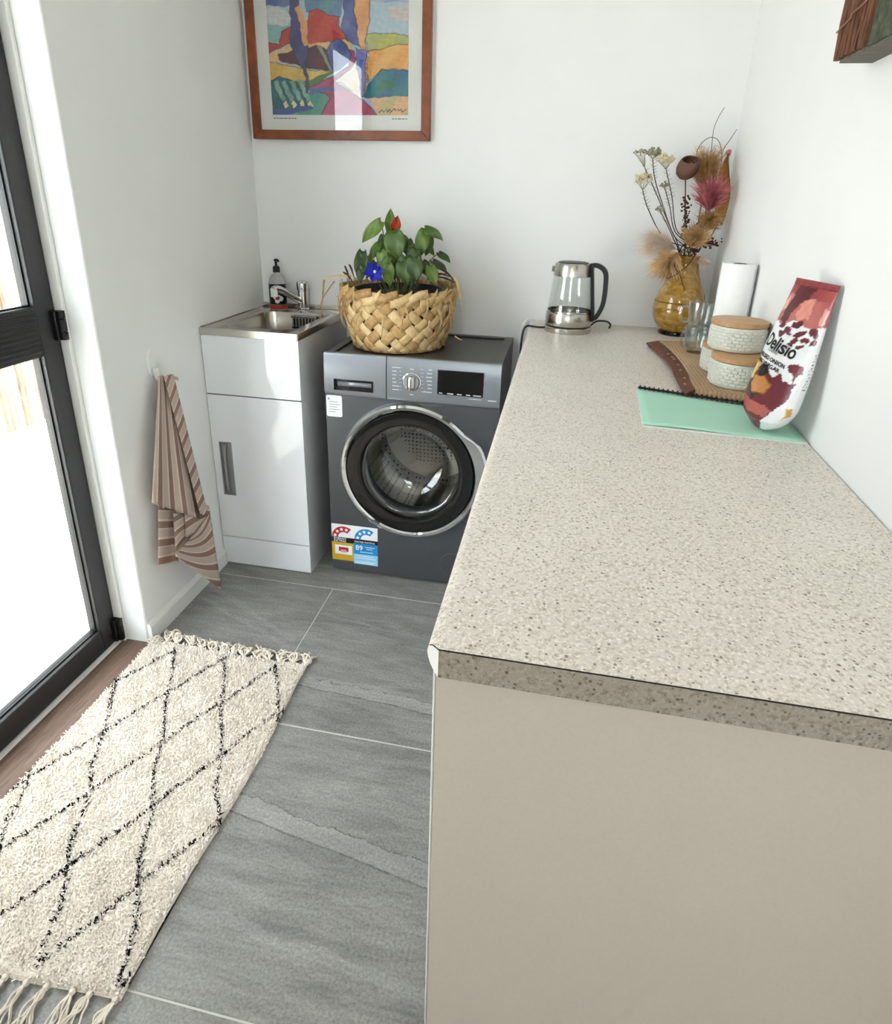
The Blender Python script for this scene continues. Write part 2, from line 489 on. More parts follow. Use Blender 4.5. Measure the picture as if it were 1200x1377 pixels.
# unseen flush ceiling lamp, added for warm fill light behind the viewer
cl_ = thing('fill_ceiling_lamp', (0.86, -3.30, CH), 'unseen round ceiling lamp added for warm fill light', 'lamp')
obj('rim', MB().lathe([(0.150, 0.0), (0.205, 0.0), (0.205, -0.030), (0.190, -0.034), (0.188, -0.020), (0.150, -0.020)], 48, (0.86, -3.30, CH)), M['trim'], cl_, smooth=True)
m, nt, b = newmat('glowing diffuser')
nt.links.new(ramp(nt, noise(nt, coords(nt), 4, 2), [(0.3, (1.0, 0.83, 0.66)), (0.7, (1.0, 0.85, 0.68))]), b.inputs['Emission Color'])
b.inputs['Emission Strength'].default_value = 9.5
obj('diffuser', MB().lathe([(0.1885, -0.021), (0.186, -0.038), (0.16, -0.056), (0.09, -0.066), (0, -0.068)], 48, (0.86, -3.30, CH)), m, cl_, smooth=True)

# skirting of the left wall
b_ = MB()
prof = [(LW, 0.0), (LW + 0.013, 0.0), (LW + 0.013, 0.052), (LW + 0.008, 0.062), (LW, 0.064)]
b_.prism(prof, JY + 0.004, -0.478, lambda a, b, c: (a, c, b))
struct('baseboard_left', b_, M['trim'])
b_ = MB(); b_.prism(prof, FY, DN - 0.004, lambda a, b, c: (a, c, b))
struct('baseboard_left', b_, M['trim'])

# white jamb lining and sill strip round the door
j = MB()
j.box(DX - 0.045, DX + 0.022, JY - 0.012, JY, -0.002, 2.165)
j.box(DX - 0.045, DX + 0.022, DN, DN + 0.012, -0.002, 2.165)
j.box(DX - 0.045, DX + 0.022, DN + 0.012, JY - 0.012, 2.150, 2.165)
struct('trim_1', j, M['trim'], bevel=0.002)
j = MB(); j.box(DX - 0.045, DX + 0.012, DN + 0.012, JY - 0.012, -0.014, 0.0015)
struct('trim_2', j, M['trim'], bevel=0.001)
j = MB(); j.box(DX + 0.0125, 0.029, DN + 0.002, JY - 0.002, -0.02, 0.0008)
struct('trim_3', j, M['sill_wood'], bevel=0.002)

# glazed door leaf
D0, D1 = DX - 0.040, DX
def dbox(y0, y1, z0, z1, x0=D0, x1=D1):
    return MB().box(x0, x1, y0, y1, z0, z1)
door = tag(thing('door_1', ((D0 + D1) / 2, -1.40, 0.004), 'black framed glazed door with a mid rail', None), kind='structure')
ya, yb = JY - 0.014, DN + 0.014
obj('stile', dbox(-1.008, ya, 0.006, 2.146), M['black_alu'], door, bevel=0.003)
obj('stile', dbox(yb, yb + 0.075, 0.006, 2.146), M['black_alu'], door, bevel=0.003)
y0, y1 = yb + 0.075, -1.008
obj('bottom_rail', dbox(y0, y1, 0.006, 0.080), M['black_alu'], door, bevel=0.003)
mr = obj('mid_rail', dbox(y0, y1, 0.932, 1.058), M['black_alu'], door, bevel=0.003)
for k in range(9):
    z = 0.944 + k * 0.0125
    obj('ridge', dbox(y0 + 0.004, y1 - 0.004, z, z + 0.006, D1 - 0.001, D1 + 0.0022), M['black_alu'], mr, bevel=0.001, seg=1)
obj('top_rail', dbox(y0, y1, 2.075, 2.146), M['black_alu'], door, bevel=0.003)
for z0, z1 in ((0.080, 0.932), (1.058, 2.075)):
    obj('pane', dbox(y0, y1, z0, z1, DX - 0.028, DX - 0.022), M['pane'], door)
    gk = MB()
    for q in ((y0, y0 + 0.004, z0, z1), (y1 - 0.004, y1, z0, z1), (y0, y1, z0, z0 + 0.004), (y0, y1, z1 - 0.004, z1)):
        gk.box(DX - 0.021, DX - 0.014, *q)
    obj('gasket', gk, M['black'], door)
for z in (0.012, 0.965, 1.90):
    h = MB(); h.box(DX - 0.004, DX + 0.014, -0.968, JY - 0.004, z, z + 0.075)
    hg = obj('hinge', h, M['black'], door, bevel=0.002)
    k = MB()
    for (za, zb) in ((0.0, 0.020), (0.022, 0.053), (0.055, 0.075)):
        k.tube([(DX + 0.016, JY - 0.016, z + za), (DX + 0.016, JY - 0.016, z + zb)], 0.010, 14)
    obj('knuckle', k, M['black'], hg, smooth=True)
hd = obj('handle_plate', dbox(yb + 0.022, yb + 0.052, 0.93, 1.09, D1, D1 + 0.008), M['black'], door, bevel=0.002)
obj('lever', MB().tube(spline([(D1 + 0.006, yb + 0.037, 1.03), (D1 + 0.05, yb + 0.037, 1.03), (D1 + 0.055, yb + 0.06, 1.03), (D1 + 0.055, yb + 0.16, 1.03)], 5), 0.009, 10), M['black'], hd, smooth=True)

# ------------------------------------------------------------------ outside: paving and a brushwood screen
pv = simple('pale concrete paving', rgb(226, 222, 212), 0.9, var=0.04, scale=4)
g = MB(); g.box(-14, -0.13, -14, 14, -0.25, -0.06)
struct('ground', g, pv)
g = MB(); g.box(-0.129, 14, -14, FY - 0.121, -0.25, -0.06)
struct('ground', g, pv)
m, nt, b = newmat('pale brushwood')
oi = node(nt, 'ShaderNodeObjectInfo')
nn = noise(nt, coords(nt, (9, 9, 1.2)), 5, 4, 0.6)
nt.links.new(ramp(nt, math_(nt, 'ADD', math_(nt, 'MULTIPLY', nn, 0.6), math_(nt, 'MULTIPLY', oi.outputs['Random'], 0.4)), [(0.25, rgb(92, 78, 64)), (0.6, rgb(172, 158, 136))]), b.inputs['Base Color'])
b.inputs['Roughness'].default_value = 0.9
M['brush'] = m
fence = thing('brushwood_fence', (-2.0, 0.5, -0.06), 'pale brushwood screen fence in sunlight outside the glazed door', 'fence')
pole = MB(); pole.tube([(-2.0, 0.5, -0.06), (-1.995, 0.502, 0.6), (-2.004, 0.499, 1.3), (-2.0, 0.5, 1.95)], [0.019, 0.018, 0.019, 0.015], 6)
first = obj('pole', pole, M['brush'], fence, smooth=True)
for i in range(1, 96):
    c = first if i == 0 else first.copy()
    if i: COL.objects.link(c); c.parent = fence
    c.location = (random.uniform(-0.012, 0.012), -2.2 + i * 0.044 + random.uniform(-0.006, 0.006), random.uniform(-0.0, 0.0))
    c.scale = (1, 1, random.uniform(0.92, 1.04)); c.rotation_euler = (random.uniform(-0.008, 0.008), 0, random.uniform(0, 6))
for z in (0.45, 1.5):
    r = MB(); r.box(-2.06, -2.022, -1.75, 2.5, z, z + 0.05); obj('rail', r, M['brush'], fence)

e = MB(); e.box(-0.75, -0.131, -6.0, 1.2, CH + 0.02, CH + 0.14)  # unseen overhang, added to cut the sky light on the door reveal
struct('shading_eave', e, M['trim'])

# ------------------------------------------------------------------ worktop and its base
CX, CY, CT = 1.0895, -1.8218, 0.033
wt = thing('worktop', (1.39, -0.91, HC - CT), 'long speckled grey-beige laminate worktop running along the right wall', 'worktop')
# section across the rolled left edge, extruded along y, clipped at the near corner
def nose(x):                     # (x, z) outline of the slab from the rolled edge to the wall
    r = CT / 2
    pts = [(CX + r * (1 - math.sin(a)), HC - r + r * math.cos(a)) for a in np.linspace(0, PI, 12)]
    return pts
prof = nose(0)
cutx = 0.0145
mb = MB(); vv = []; ff = []
n = len(prof)
def yclip(x):                    # near end: straight front with the corner cut at about 45 degrees
    return CY if x >= CX + cutx else CY + (CX + cutx - x) * 1.15
for (x, z) in prof: vv.append((x, -0.0005, z))
for (x, z) in prof: vv.append((x, yclip(x) + 0.0016, z))
for i in range(n - 1): ff.append((i, i + 1, n + i + 1, n + i))
# body right of the nose
xs = CX + CT / 2
k = len(vv)
f0, f1 = CY + 0.0016, -0.0005
vv += [(xs, f1, HC), (RW(f1) - 0.003, f1, HC), (RW(f0) - 0.003, f0, HC), (xs, f0, HC)]
vv += [(xs, f1, HC - CT), (RW(f1) - 0.003, f1, HC - CT), (RW(f0) - 0.003, f0, HC - CT), (xs, f0, HC - CT)]
ff += [(k, k + 3, k + 2, k + 1), (k + 4, k + 5, k + 6, k + 7), (k, k + 1, k + 5, k + 4), (k + 2, k + 3, k + 7, k + 6), (k + 1, k + 2, k + 6, k + 5)]
ff += [tuple(range(n, 2 * n))] + [tuple(range(n - 1, -1, -1))]
mb.add(vv, ff)
obj('slab', mb, M['laminate'], wt, smooth=True, angle=30)
# front edging strip and the corner strip, each with a dark glue line
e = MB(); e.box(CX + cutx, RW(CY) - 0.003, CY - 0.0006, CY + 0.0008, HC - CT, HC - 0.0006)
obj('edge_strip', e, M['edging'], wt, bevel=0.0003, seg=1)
e = MB(); e.box(CX + cutx, RW(CY) - 0.003, CY + 0.0002, CY + 0.0016, HC - CT + 0.001, HC + 0.0001)
obj('glue_line', e, M['dark'], wt)
e = MB()
cp = [(x, z) for x, z in prof if x <= CX + cutx]
cp = [(CX + cutx, HC - 0.0004)] + cp + [(CX + cutx, HC - CT)]
v0 = [(x, yclip(x) - 0.0006, z) for x, z in cp]; v1 = [(x, yclip(x) + 0.0010, z) for x, z in cp]
k = len(cp); e.add(v0 + v1, [tuple(range(k)), tuple(range(2 * k - 1, k - 1, -1))] + [(i, k + i, k + (i + 1) % k, (i + 1) % k) for i in range(k)])
obj('corner_strip', e, M['trim'], wt)
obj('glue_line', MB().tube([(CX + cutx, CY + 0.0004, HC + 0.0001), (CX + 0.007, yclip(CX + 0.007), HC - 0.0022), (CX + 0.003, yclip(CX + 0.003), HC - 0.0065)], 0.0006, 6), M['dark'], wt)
# base unit: end panel, kick and doors facing the walkway
PX = 1.0985
bu = thing('base_unit', (1.40, -1.15, 0.0), 'taupe end panel and base cabinet under the speckled worktop', 'cabinet')
ep = MB(); ep.box(PX, RW(-1.805) - 0.003, CY + 0.016, CY + 0.034, 0.0, HC - CT - 0.0005)
obj('end_panel', ep, M['taupe'], bu, bevel=0.0018, seg=2)
ep = MB(); ep.box(PX - 0.0022, PX - 0.0001, CY + 0.0155, CY + 0.034, 0.0005, HC - CT - 0.0006)  # white strip: door light catching the panel edge, put into the colour
obj('lit_edge_strip', ep, M['trim'], bu, bevel=0.0006, seg=1)
cb = MB(); cb.box(PX + 0.030, RW(-1.78) - 0.004, CY + 0.0345, -0.47, 0.10, HC - CT - 0.001)
obj('carcass', cb, M['white_side'], bu)
kb = MB(); kb.box(PX + 0.075, RW(-1.78) - 0.004, CY + 0.0345, -0.48, 0.0, 0.0995)
obj('kick_panel', kb, M['white_side'], bu)
yy = np.linspace(CY + 0.036, -0.472, 4)
for i in range(3):
    d = MB(); d.box(PX + 0.011, PX + 0.029, yy[i] + 0.0015, yy[i + 1] - 0.0015, 0.105, HC - CT - 0.006)
    dd = obj('door', d, M['trim'], bu, bevel=0.001)
# ------------------------------------------------------------------ laundry tub cabinet
X0, X1, YC, HS = 0.020, 0.368, -0.4748, 0.9121
ct = thing('laundry_cabinet', ((X0 + X1) / 2, -0.24, 0.0), 'white gloss laundry cabinet with a recessed grey handle, under the steel sink', 'cabinet')
body = MB(); zt = HS - 0.0235
body.box(X0 + 0.001, X0 + 0.017, YC + 0.019, -0.004, 0.0, zt)
body.box(X1 - 0.017, X1 - 0.001, YC + 0.019, -0.004, 0.0, zt)
body.box(X0 + 0.017, X1 - 0.017, -0.02, -0.004, 0.0, zt)
body.box(X0 + 0.017, X1 - 0.017, YC + 0.02, -0.02, 0.10, 0.116)
obj('carcass', body, M['white_side'], ct)
def plate(x0, x1, z0, z1, y0, y1, hole=None):
    mb = MB()
    if hole is None: return mb.box(x0, x1, y0, y1, z0, z1)
    hx0, hx1, hz0, hz1 = hole
    for q in ((x0, hx0, z0, z1), (hx1, x1, z0, z1), (hx0, hx1, z0, hz0), (hx0, hx1, hz1, z1)):
        mb.box(q[0], q[1], y0, y1, q[2], q[3])
    return mb
obj('top_panel', plate(X0, X1, 0.683, zt, YC, YC + 0.018), M['white_gloss'], ct, bevel=0.0015)
hx0, hx1, hz0, hz1 = 0.046, 0.094, 0.295, 0.505
dr = obj('door', plate(X0, X1, 0.1215, 0.679, YC, YC + 0.018, (hx0, hx1, hz0, hz1)), M['white_gloss'], ct)
hm = MB()
hm.box(hx0, hx1, YC + 0.010, YC + 0.017, hz0, hz1)
hm.box(hx0, hx0 + 0.003, YC - 0.0015, YC + 0.010, hz0, hz1); hm.box(hx1 - 0.003, hx1, YC - 0.0015, YC + 0.010, hz0, hz1)
hm.box(hx0, hx1, YC - 0.0015, YC + 0.010, hz0, hz0 + 0.003); hm.box(hx0, hx1, YC - 0.0015, YC + 0.010, hz1 - 0.003, hz1)
rh = obj('recessed_handle', hm, M['grey_handle'], dr)
gp = MB(); gp.grid(lambda u, v: (hx0 + 0.003 + 0.020 * u, YC + 0.009 - 0.012 * math.sin(u * PI / 2) * math.sin(max(0.02, v) * PI) ** 0.3, hz0 + 0.01 + (hz1 - hz0 - 0.02) * v), 6, 16)
obj('grip', gp, M['grey_handle'], rh, smooth=True, solid=0.002)
obj('kick_panel', plate(X0, X1, 0.004, 0.1175, YC, YC + 0.018), M['white_gloss'], ct, bevel=0.0015)

# sink top
sk = thing('sink', ((X0 + X1) / 2, -0.24, HS - 0.023), 'stainless steel laundry sink top with a deep rectangular basin', 'sink')
def rrect(x0, x1, y0, y1, r, n=6):
    pts = []
    for cx, cy, a in ((x1 - r, y1 - r, 0), (x0 + r, y1 - r, PI / 2), (x0 + r, y0 + r, PI), (x1 - r, y0 + r, 1.5 * PI)):
        for i in range(n + 1):
            t = a + PI / 2 * i / n
            pts.append((cx + r * math.cos(t), cy + r * math.sin(t)))
    return pts
bx0, bx1, by0, by1 = 0.076, 0.322, -0.416, -0.098
mb = MB()
SX0, SX1, SY0, SY1 = X0 - 0.002, X1 + 0.002, YC - 0.004, -0.001
outer = rrect(SX0, SX1, SY0, SY1, 0.004); inner = rrect(bx0, bx1, by0, by1, 0.045)
nn = len(outer)
rings = [[(x, y, HS - 0.0232) for x, y in outer], [(x, y, HS - 0.001) for x, y in outer],
         [(x + (0.001 if x < 0.2 else -0.001), y + (0.001 if y < -0.2 else -0.001), HS) for x, y in outer],
         [(x, y, HS) for x, y in rrect(bx0 - 0.012, bx1 + 0.012, by0 - 0.012, by1 + 0.012, 0.055)],
         [(x, y, HS - 0.003) for x, y in rrect(bx0 - 0.008, bx1 + 0.008, by0 - 0.008, by1 + 0.008, 0.052)],
         [(x, y, HS - 0.004) for x, y in rrect(bx0 - 0.002, bx1 + 0.002, by0 - 0.002, by1 + 0.002, 0.047)],
         [(x, y, HS - 0.010) for x, y in inner],
         [(x, y, HS - 0.175) for x, y in rrect(bx0 + 0.008, bx1 - 0.008, by0 + 0.008, by1 - 0.008, 0.045)],
         [(x, y, HS - 0.195) for x, y in rrect(bx0 + 0.030, bx1 - 0.030, by0 + 0.030, by1 - 0.030, 0.035)]]
vv = [p for r in rings for p in r]
ff = []
for k in range(len(rings) - 1):
    for i in range(nn):
        j2 = (i + 1) % nn
        ff.append((k * nn + i, k * nn + j2, (k + 1) * nn + j2, (k + 1) * nn + i))
ff.append(tuple(range((len(rings) - 1) * nn, len(rings) * nn)))
mb.add(vv, ff)
bsn = obj('top_and_basin', mb, M['steel'], sk, smooth=True, angle=40)
up = MB(); up.box(SX0, SX1, -0.012, -0.0012, HS, HS + 0.016)
obj('upstand', up, M['steel'], sk, bevel=0.003)
up = MB(); up.box(SX0, SX0 + 0.006, SY0 + 0.01, -0.0125, HS, HS + 0.003)
obj('side_bead', up, M['steel'], sk, bevel=0.001)
dn = MB(); dn.lathe([(0.0, HS - 0.1925), (0.022, HS - 0.1925), (0.026, HS - 0.1935), (0.032, HS - 0.1935), (0.034, HS - 0.195)], 24, (0.2, -0.26, 0))
obj('drain', dn, M['chrome'], bsn, smooth=True)
# slotted overflow tray hanging in the back of the basin
rk = thing('slotted_sink_tray', (0.235, by1 - 0.02, HS - 0.06), 'slotted dark tray hanging at the back of the steel sink basin', 'sink tray')
rb = MB(); rb.box(0.188, 0.284, by1 - 0.022, by1 - 0.004, HS - 0.060, HS - 0.052); rb.box(0.188, 0.284, by1 - 0.006, by1 - 0.003, HS - 0.060, HS - 0.012)
obj('tray_back', rb, M['black'], rk)
rb = MB(); rb.box(0.186, 0.286, by1 - 0.024, by1 - 0.018, HS - 0.020, HS - 0.011)
obj('top_bar', rb, M['steel'], rk, bevel=0.001)
for i in range(8):
    x = 0.190 + i * 0.0128
    s_ = MB(); s_.box(x, x + 0.0035, by1 - 0.023, by1 - 0.019, HS - 0.055, HS - 0.020)
    obj('slat', s_, M['grey_handle'], rk)

# mixer tap
tp = thing('mixer_tap', (0.208, -0.050, HS), 'chrome mixer tap with an angled spout on the steel sink', 'tap')
tx, ty = 0.208, -0.050
b0 = MB(); b0.lathe([(0, 0), (0.024, 0), (0.024, 0.006), (0.020, 0.010), (0.019, 0.05), (0.0195, 0.075), (0.022, 0.078), (0.022, 0.082)], 28, (tx, ty, HS))
obj('body', b0, M['chrome'], tp, smooth=True)
lv = MB(); lv.lathe([(0.0, 0.112), (0.010, 0.113), (0.021, 0.110), (0.0235, 0.104), (0.022, 0.0835), (0.018, 0.0825), (0, 0.0825)], 28, (tx, ty, HS))
lv.add(*(lambda b: (b.v, b.f))(MB().tube(spline([(tx, ty, HS + 0.100), (tx + 0.004, ty - 0.02, HS + 0.108), (tx + 0.008, ty - 0.045, HS + 0.110)], 5), [0.010] * 8 + [0.008, 0.007, 0.005], 10, flat=0.5)))
obj('lever', lv, M['chrome'], tp, smooth=True)
sp = MB(); tip = Vector((0.145, -0.150, HS + 0.083))
sp.tube(spline([(tx, ty, HS + 0.030), (tx - 0.020, ty - 0.035, HS + 0.052), tip + Vector((0.008, 0.012, 0.006)), tip + Vector((-0.006, -0.01, 0.006))], 7), 0.0125, 14)
spt = obj('spout', sp, M['chrome'], tp, smooth=True)
ae = MB(); ae.tube([tip + Vector((-0.004, -0.006, 0.010)), tip + Vector((-0.004, -0.006, -0.020))], 0.0132, 16)
obj('aerator', ae, M['trim'], spt, smooth=True)

# soap bottle
bx, by = 0.110, -0.062
sb = thing('soap_bottle', (bx, by, HS), 'soap pump bottle with a black label and red flower, by the tap', 'bottle')
pb = MB(); pb.lathe([(0, 0.001), (0.030, 0.0), (0.0325, 0.003), (0.0325, 0.100), (0.030, 0.116), (0.020, 0.132), (0.013, 0.137), (0.013, 0.142), (0, 0.142)], 32, (bx, by, HS))
obj('body', pb, simple('clear soap plastic', rgb(226, 226, 222), 0.15, var=0.02, trans=0.55), sb, smooth=True)
def wrap(a0, a1, z0, z1, r, n=14, m=1):
    return MB().grid(lambda u, v: (bx + r * math.cos(a0 + (a1 - a0) * u), by + r * math.sin(a0 + (a1 - a0) * u), HS + z0 + (z1 - z0) * v), n, m)
aC = math.radians(-62)
lb = obj('label', wrap(aC - 1.9, aC + 1.9, 0.022, 0.100, 0.0329), M['black_print'], sb, smooth=True)
obj('label_foot', wrap(aC - 1.9, aC + 1.9, 0.003, 0.021, 0.0329), simple('orange red print', rgb(170, 62, 34), 0.4), sb, smooth=True)
def onb(a, z, r=0.0333): return (bx + r * math.cos(aC + a), by + r * math.sin(aC + a), HS + z)
fm = MB()
for k, (a, z, rr) in enumerate(((-0.05, 0.047, 0.013), (-0.35, 0.052, 0.010), (0.28, 0.045, 0.010), (-0.15, 0.036, 0.009))):
    fm.add([onb(a, z, 0.0332)] + [onb(a + rr / 0.033 * math.cos(t), z + rr * math.sin(t), 0.0332) for t in np.linspace(0, 2 * PI, 14, endpoint=False)], [(0, i + 1, (i + 1) % 14 + 1) for i in range(14)])
obj('print_flower', fm, M['white_paint'], lb)
fm = MB(); fm.add([onb(-0.12, 0.048, 0.0335)] + [onb(-0.12 + 0.0085 / 0.033 * math.cos(t), 0.048 + 0.0085 * math.sin(t), 0.0335) for t in np.linspace(0, 2 * PI, 14, endpoint=False)], [(0, i + 1, (i + 1) % 14 + 1) for i in range(14)])
obj('print_flower', fm, M['red_print'], lb)
fm = MB()
for z, w_ in ((0.088, 0.5), (0.082, 0.36), (0.076, 0.44)):
    fm.add([onb(-w_, z), onb(0, z), onb(w_, z), onb(w_, z + 0.0025), onb(0, z + 0.0025), onb(-w_, z + 0.0025)], [(0, 1, 4, 5), (1, 2, 3, 4)])
obj('print_line', fm, M['grey_print'], lb)
pm = MB(); pm.lathe([(0, 0.142), (0.0135, 0.142), (0.0135, 0.160), (0.010, 0.165), (0.005, 0.167), (0.005, 0.182), (0.0075, 0.184), (0.0075, 0.191), (0, 0.192)], 20, (bx, by, HS))
pm.tube([(bx, by, HS + 0.187), (bx + 0.012, by - 0.010, HS + 0.188), (bx + 0.019, by - 0.016, HS + 0.184)], [0.006, 0.005, 0.0035], 8)
obj('pump', pm, M['black'], sb, smooth=True)

# ------------------------------------------------------------------ washing machine
WX0, WX1, WY, WH = 0.4385, 1.0335, -0.4324, 0.85
wm = thing('washing_machine', (0.736, -0.22, 0.0), 'graphite grey front-loading washing machine under the woven basket', 'washing machine')
DCX, DCZ = 0.738, 0.447
body = MB()
body.box(WX0, WX0 + 0.01, WY + 0.004, -0.006, 0.014, 0.828); body.box(WX1 - 0.01, WX1, WY + 0.004, -0.006, 0.014, 0.828)
body.box(WX0 + 0.01, WX1 - 0.01, -0.016, -0.006, 0.014, 0.828); body.box(WX0 + 0.01, WX1 - 0.01, WY + 0.02, -0.016, 0.014, 0.024)
obj('casing', body, M['washer'], wm)
# front with a round opening
mb = MB(); nn = 64; R0 = 0.205
x0, x1, z0, z1 = WX0, WX1, 0.014, 0.7015
def sq(t):
    c, s_ = math.cos(t), math.sin(t)
    k = min((x1 - DCX) / c if c > 1e-9 else ((x0 - DCX) / c if c < -1e-9 else 9), (z1 - DCZ) / s_ if s_ > 1e-9 else ((z0 - DCZ) / s_ if s_ < -1e-9 else 9))
    return (DCX + k * c, DCZ + k * s_)
angs = sorted(set([2 * PI * i / nn for i in range(nn)] + [math.atan2(b - DCZ, a - DCX) % (2 * PI) for a in (x0, x1) for b in (z0, z1)]))
nn = len(angs)
vv = [(sq(t)[0], WY, sq(t)[1]) for t in angs] + [(DCX + R0 * math.cos(t), WY, DCZ + R0 * math.sin(t)) for t in angs] + [(DCX + R0 * math.cos(t), WY + 0.03, DCZ + R0 * math.sin(t)) for t in angs] + [(sq(t)[0], WY + 0.02, sq(t)[1]) for t in angs]
ff = []
for i in range(nn):
    j2 = (i + 1) % nn
    ff += [(i, j2, nn + j2, nn + i), (nn + i, nn + j2, 2 * nn + j2, 2 * nn + i), (3 * nn + i, 3 * nn + j2, j2, i)]
mb.add(vv, ff)
obj('front_panel', mb, M['washer'], wm)
ft = MB()
for x in (WX0 + 0.05, WX1 - 0.05):
    for y in (WY + 0.06, -0.06): ft.lathe([(0, 0), (0.02, 0), (0.02, 0.006), (0.012, 0.0145), (0, 0.0145)], 14, (x, y, 0))
obj('feet', ft, M['black'], wm, smooth=True)
# top with raised border
tpm = MB(); tpm.box(WX0, WX1, WY + 0.002, -0.006, 0.828, 0.842)
top = obj('top', tpm, M['washer_dark'], wm, bevel=0.002)
tb = MB()
for q in ((WX0, WX0 + 0.032, WY + 0.002, -0.006), (WX1 - 0.032, WX1, WY + 0.002, -0.006), (WX0 + 0.032, WX1 - 0.032, -0.030, -0.006), (WX0 + 0.032, WX1 - 0.032, WY + 0.002, WY + 0.012)):
    tb.box(q[0], q[1], q[2], q[3], 0.8425, WH - 0.001)
obj('top_border', tb, M['washer_dark'], wm, bevel=0.002)
# fascia
def fprof(x0, x1):
    p = [(WY - 0.004, 0.7030), (WY - 0.0105, 0.714), (WY - 0.0065, 0.840), (WY - 0.002, 0.849), (WY + 0.010, 0.850), (WY + 0.010, 0.7030)]
    return MB().prism(p, x0, x1, lambda a, b, c: (c, a, b))
sy = WY - 0.0098
dw = obj('drawer_front', fprof(WX0, 0.6545), M['fascia'], wm, bevel=0.0015)
pnl = obj('control_panel', fprof(0.6570, WX1), M['fascia'], wm, bevel=0.0015)
bk = MB(); bk.box(WX0 + 0.004, WX1 - 0.004, WY + 0.0105, WY + 0.02, 0.7025, 0.842); obj('fascia_back', bk, M['dark'], wm)
sl = MB(); sl.box(0.473, 0.611, sy - 0.001, sy + 0.003, 0.723, 0.762)
slot = obj('drawer_slot', sl, M['gloss_black'], dw, bevel=0.001)
sl = MB(); sl.grid(lambda u, v: (0.488 + 0.118 * u, sy - 0.0015 - 0.003 * math.sin(v * PI), 0.739 + 0.016 * v), 1, 6)
obj('drawer_grip', sl, M['fascia'], slot, smooth=True, solid=0.001)
dsp = MB(); dsp.box(0.827, 0.978, sy - 0.001, sy + 0.003, 0.737, 0.820)
disp = obj('display', dsp, M['gloss_black'], pnl, bevel=0.002)
mk = MB()
for x, w_ in ((0.833, 0.012), (0.861, 0.020), (0.893, 0.016), (0.923, 0.013), (0.946, 0.026)): mk.box(x, x + w_, sy - 0.0014, sy - 0.0008, 0.741, 0.744)
obj('display_mark', mk, M['label_text'], disp)
kx, kz = 0.742, 0.772
def kn(r_h): return MB().lathe(r_h, 36, f=lambda x, y, z: (kx + x, sy - z, kz + y))
kr = obj('dial_ring', kn([(0.031, -0.002), (0.031, 0.002), (0.0285, 0.003), (0.026, 0.002)]), M['chrome'], pnl, smooth=True)
kb_ = obj('dial', kn([(0.026, 0.0), (0.0255, 0.006), (0.024, 0.008), (0.0, 0.008)]), M['grey_handle'], pnl, smooth=True)
gr = MB(); gr.grid(lambda u, v: (kx + (u - 0.5) * 0.026 * (1 if True else 0), sy - 0.008 - 0.011 * math.sin(u * PI) ** 0.45, kz + (v - 0.5) * 0.046 * (1 - 0.12 * (2 * u - 1) ** 2)), 12, 4)
obj('dial_grip', gr, M['steel'], kb_, smooth=True, solid=0.002)
mk = MB()
for i in range(7):
    z = 0.815 - i * 0.0125
    wl = (0.026, 0.016, 0.014, 0.010, 0.015, 0.024, 0.022)[i]
    mk.box(0.676, 0.676 + wl, sy - 0.0006 + (0.00003 * i), sy + 0.0012, z, z + 0.003)
    wl = (0.012, 0.016, 0.020, 0.017, 0.014, 0.014, 0.028)[i]
    mk.box(0.809 - wl, 0.809, sy - 0.0006, sy + 0.0012, z, z + 0.003)
    for sx in (0.704, 0.777): mk.box(sx - 0.004, sx + 0.004, sy - 0.0006, sy + 0.0012, z + 0.001, z + 0.002)
mk.box(kx - 0.006, kx + 0.006, sy - 0.0006, sy + 0.0012, 0.813, 0.816); mk.box(kx - 0.006, kx + 0.006, sy - 0.0006, sy + 0.0012, 0.727, 0.730)
mk.box(0.995, 1.022, sy - 0.0006, sy + 0.0012, 0.728, 0.731); mk.box(0.93, 0.972, sy - 0.0006, sy + 0.0012, 0.729, 0.731)
obj('panel_mark', mk, M['label_text'], pnl)['kind'] = 'stuff'
# small white care label
lb = MB(); lb.prism(rrect(0.4405, 0.4965, 0.623, 0.700, 0.006), 0, 0.0004, lambda a, b, c: (a, WY - c - 0.0003, b))
cl = obj('care_label', lb, M['white_paint'], wm)
mk = MB()
for i, w_ in enumerate((0.03, 0.036, 0.028, 0.034, 0.02)): mk.box(0.452, 0.452 + w_, WY - 0.0011, WY - 0.0006, 0.676 - i * 0.009, 0.6775 - i * 0.009)
mk.add([(0.445, WY - 0.0011, 0.684), (0.455, WY - 0.0011, 0.684), (0.450, WY - 0.0011, 0.692)], [(0, 1, 2)])
obj('print_line', mk, M['grey_print'], cl)
# energy and water rating label
EX0, EX1, EXM = 0.4400, 0.6165, 0.5235
def lab(x0, x1, z0, z1, mat, d=0.0004, name='label_field', par=wm):
    return obj(name, MB().box(x0, x1, WY - d, WY, z0, z1), mat, par)
el = lab(EX0, EX1, 0.148, 0.204, M['white_paint'], name='rating_label')
lab(EX0, EX1, 0.128, 0.150, M['black_print'], 0.0005, par=el)
lab(EX0, EXM, 0.052, 0.128, M['yellow_print'], 0.0005, par=el)
lab(EXM, EX1, 0.087, 0.132, M['blue_print'], 0.0006, par=el)
lab(EXM, EX1, 0.044, 0.087, M['pale_blue_print'], 0.0006, par=el)
lab(EX0 + 0.011, EXM - 0.006, 0.078, 0.116, M['white_paint'], 0.0008, par=el)
lab(EX0 + 0.026, EXM - 0.020, 0.090, 0.108, M['red_print'], 0.0010, par=el)
lab(EX0 + 0.033, EXM - 0.028, 0.086, 0.0975, simple('pink print', rgb(232, 150, 160)), 0.0011, par=el)
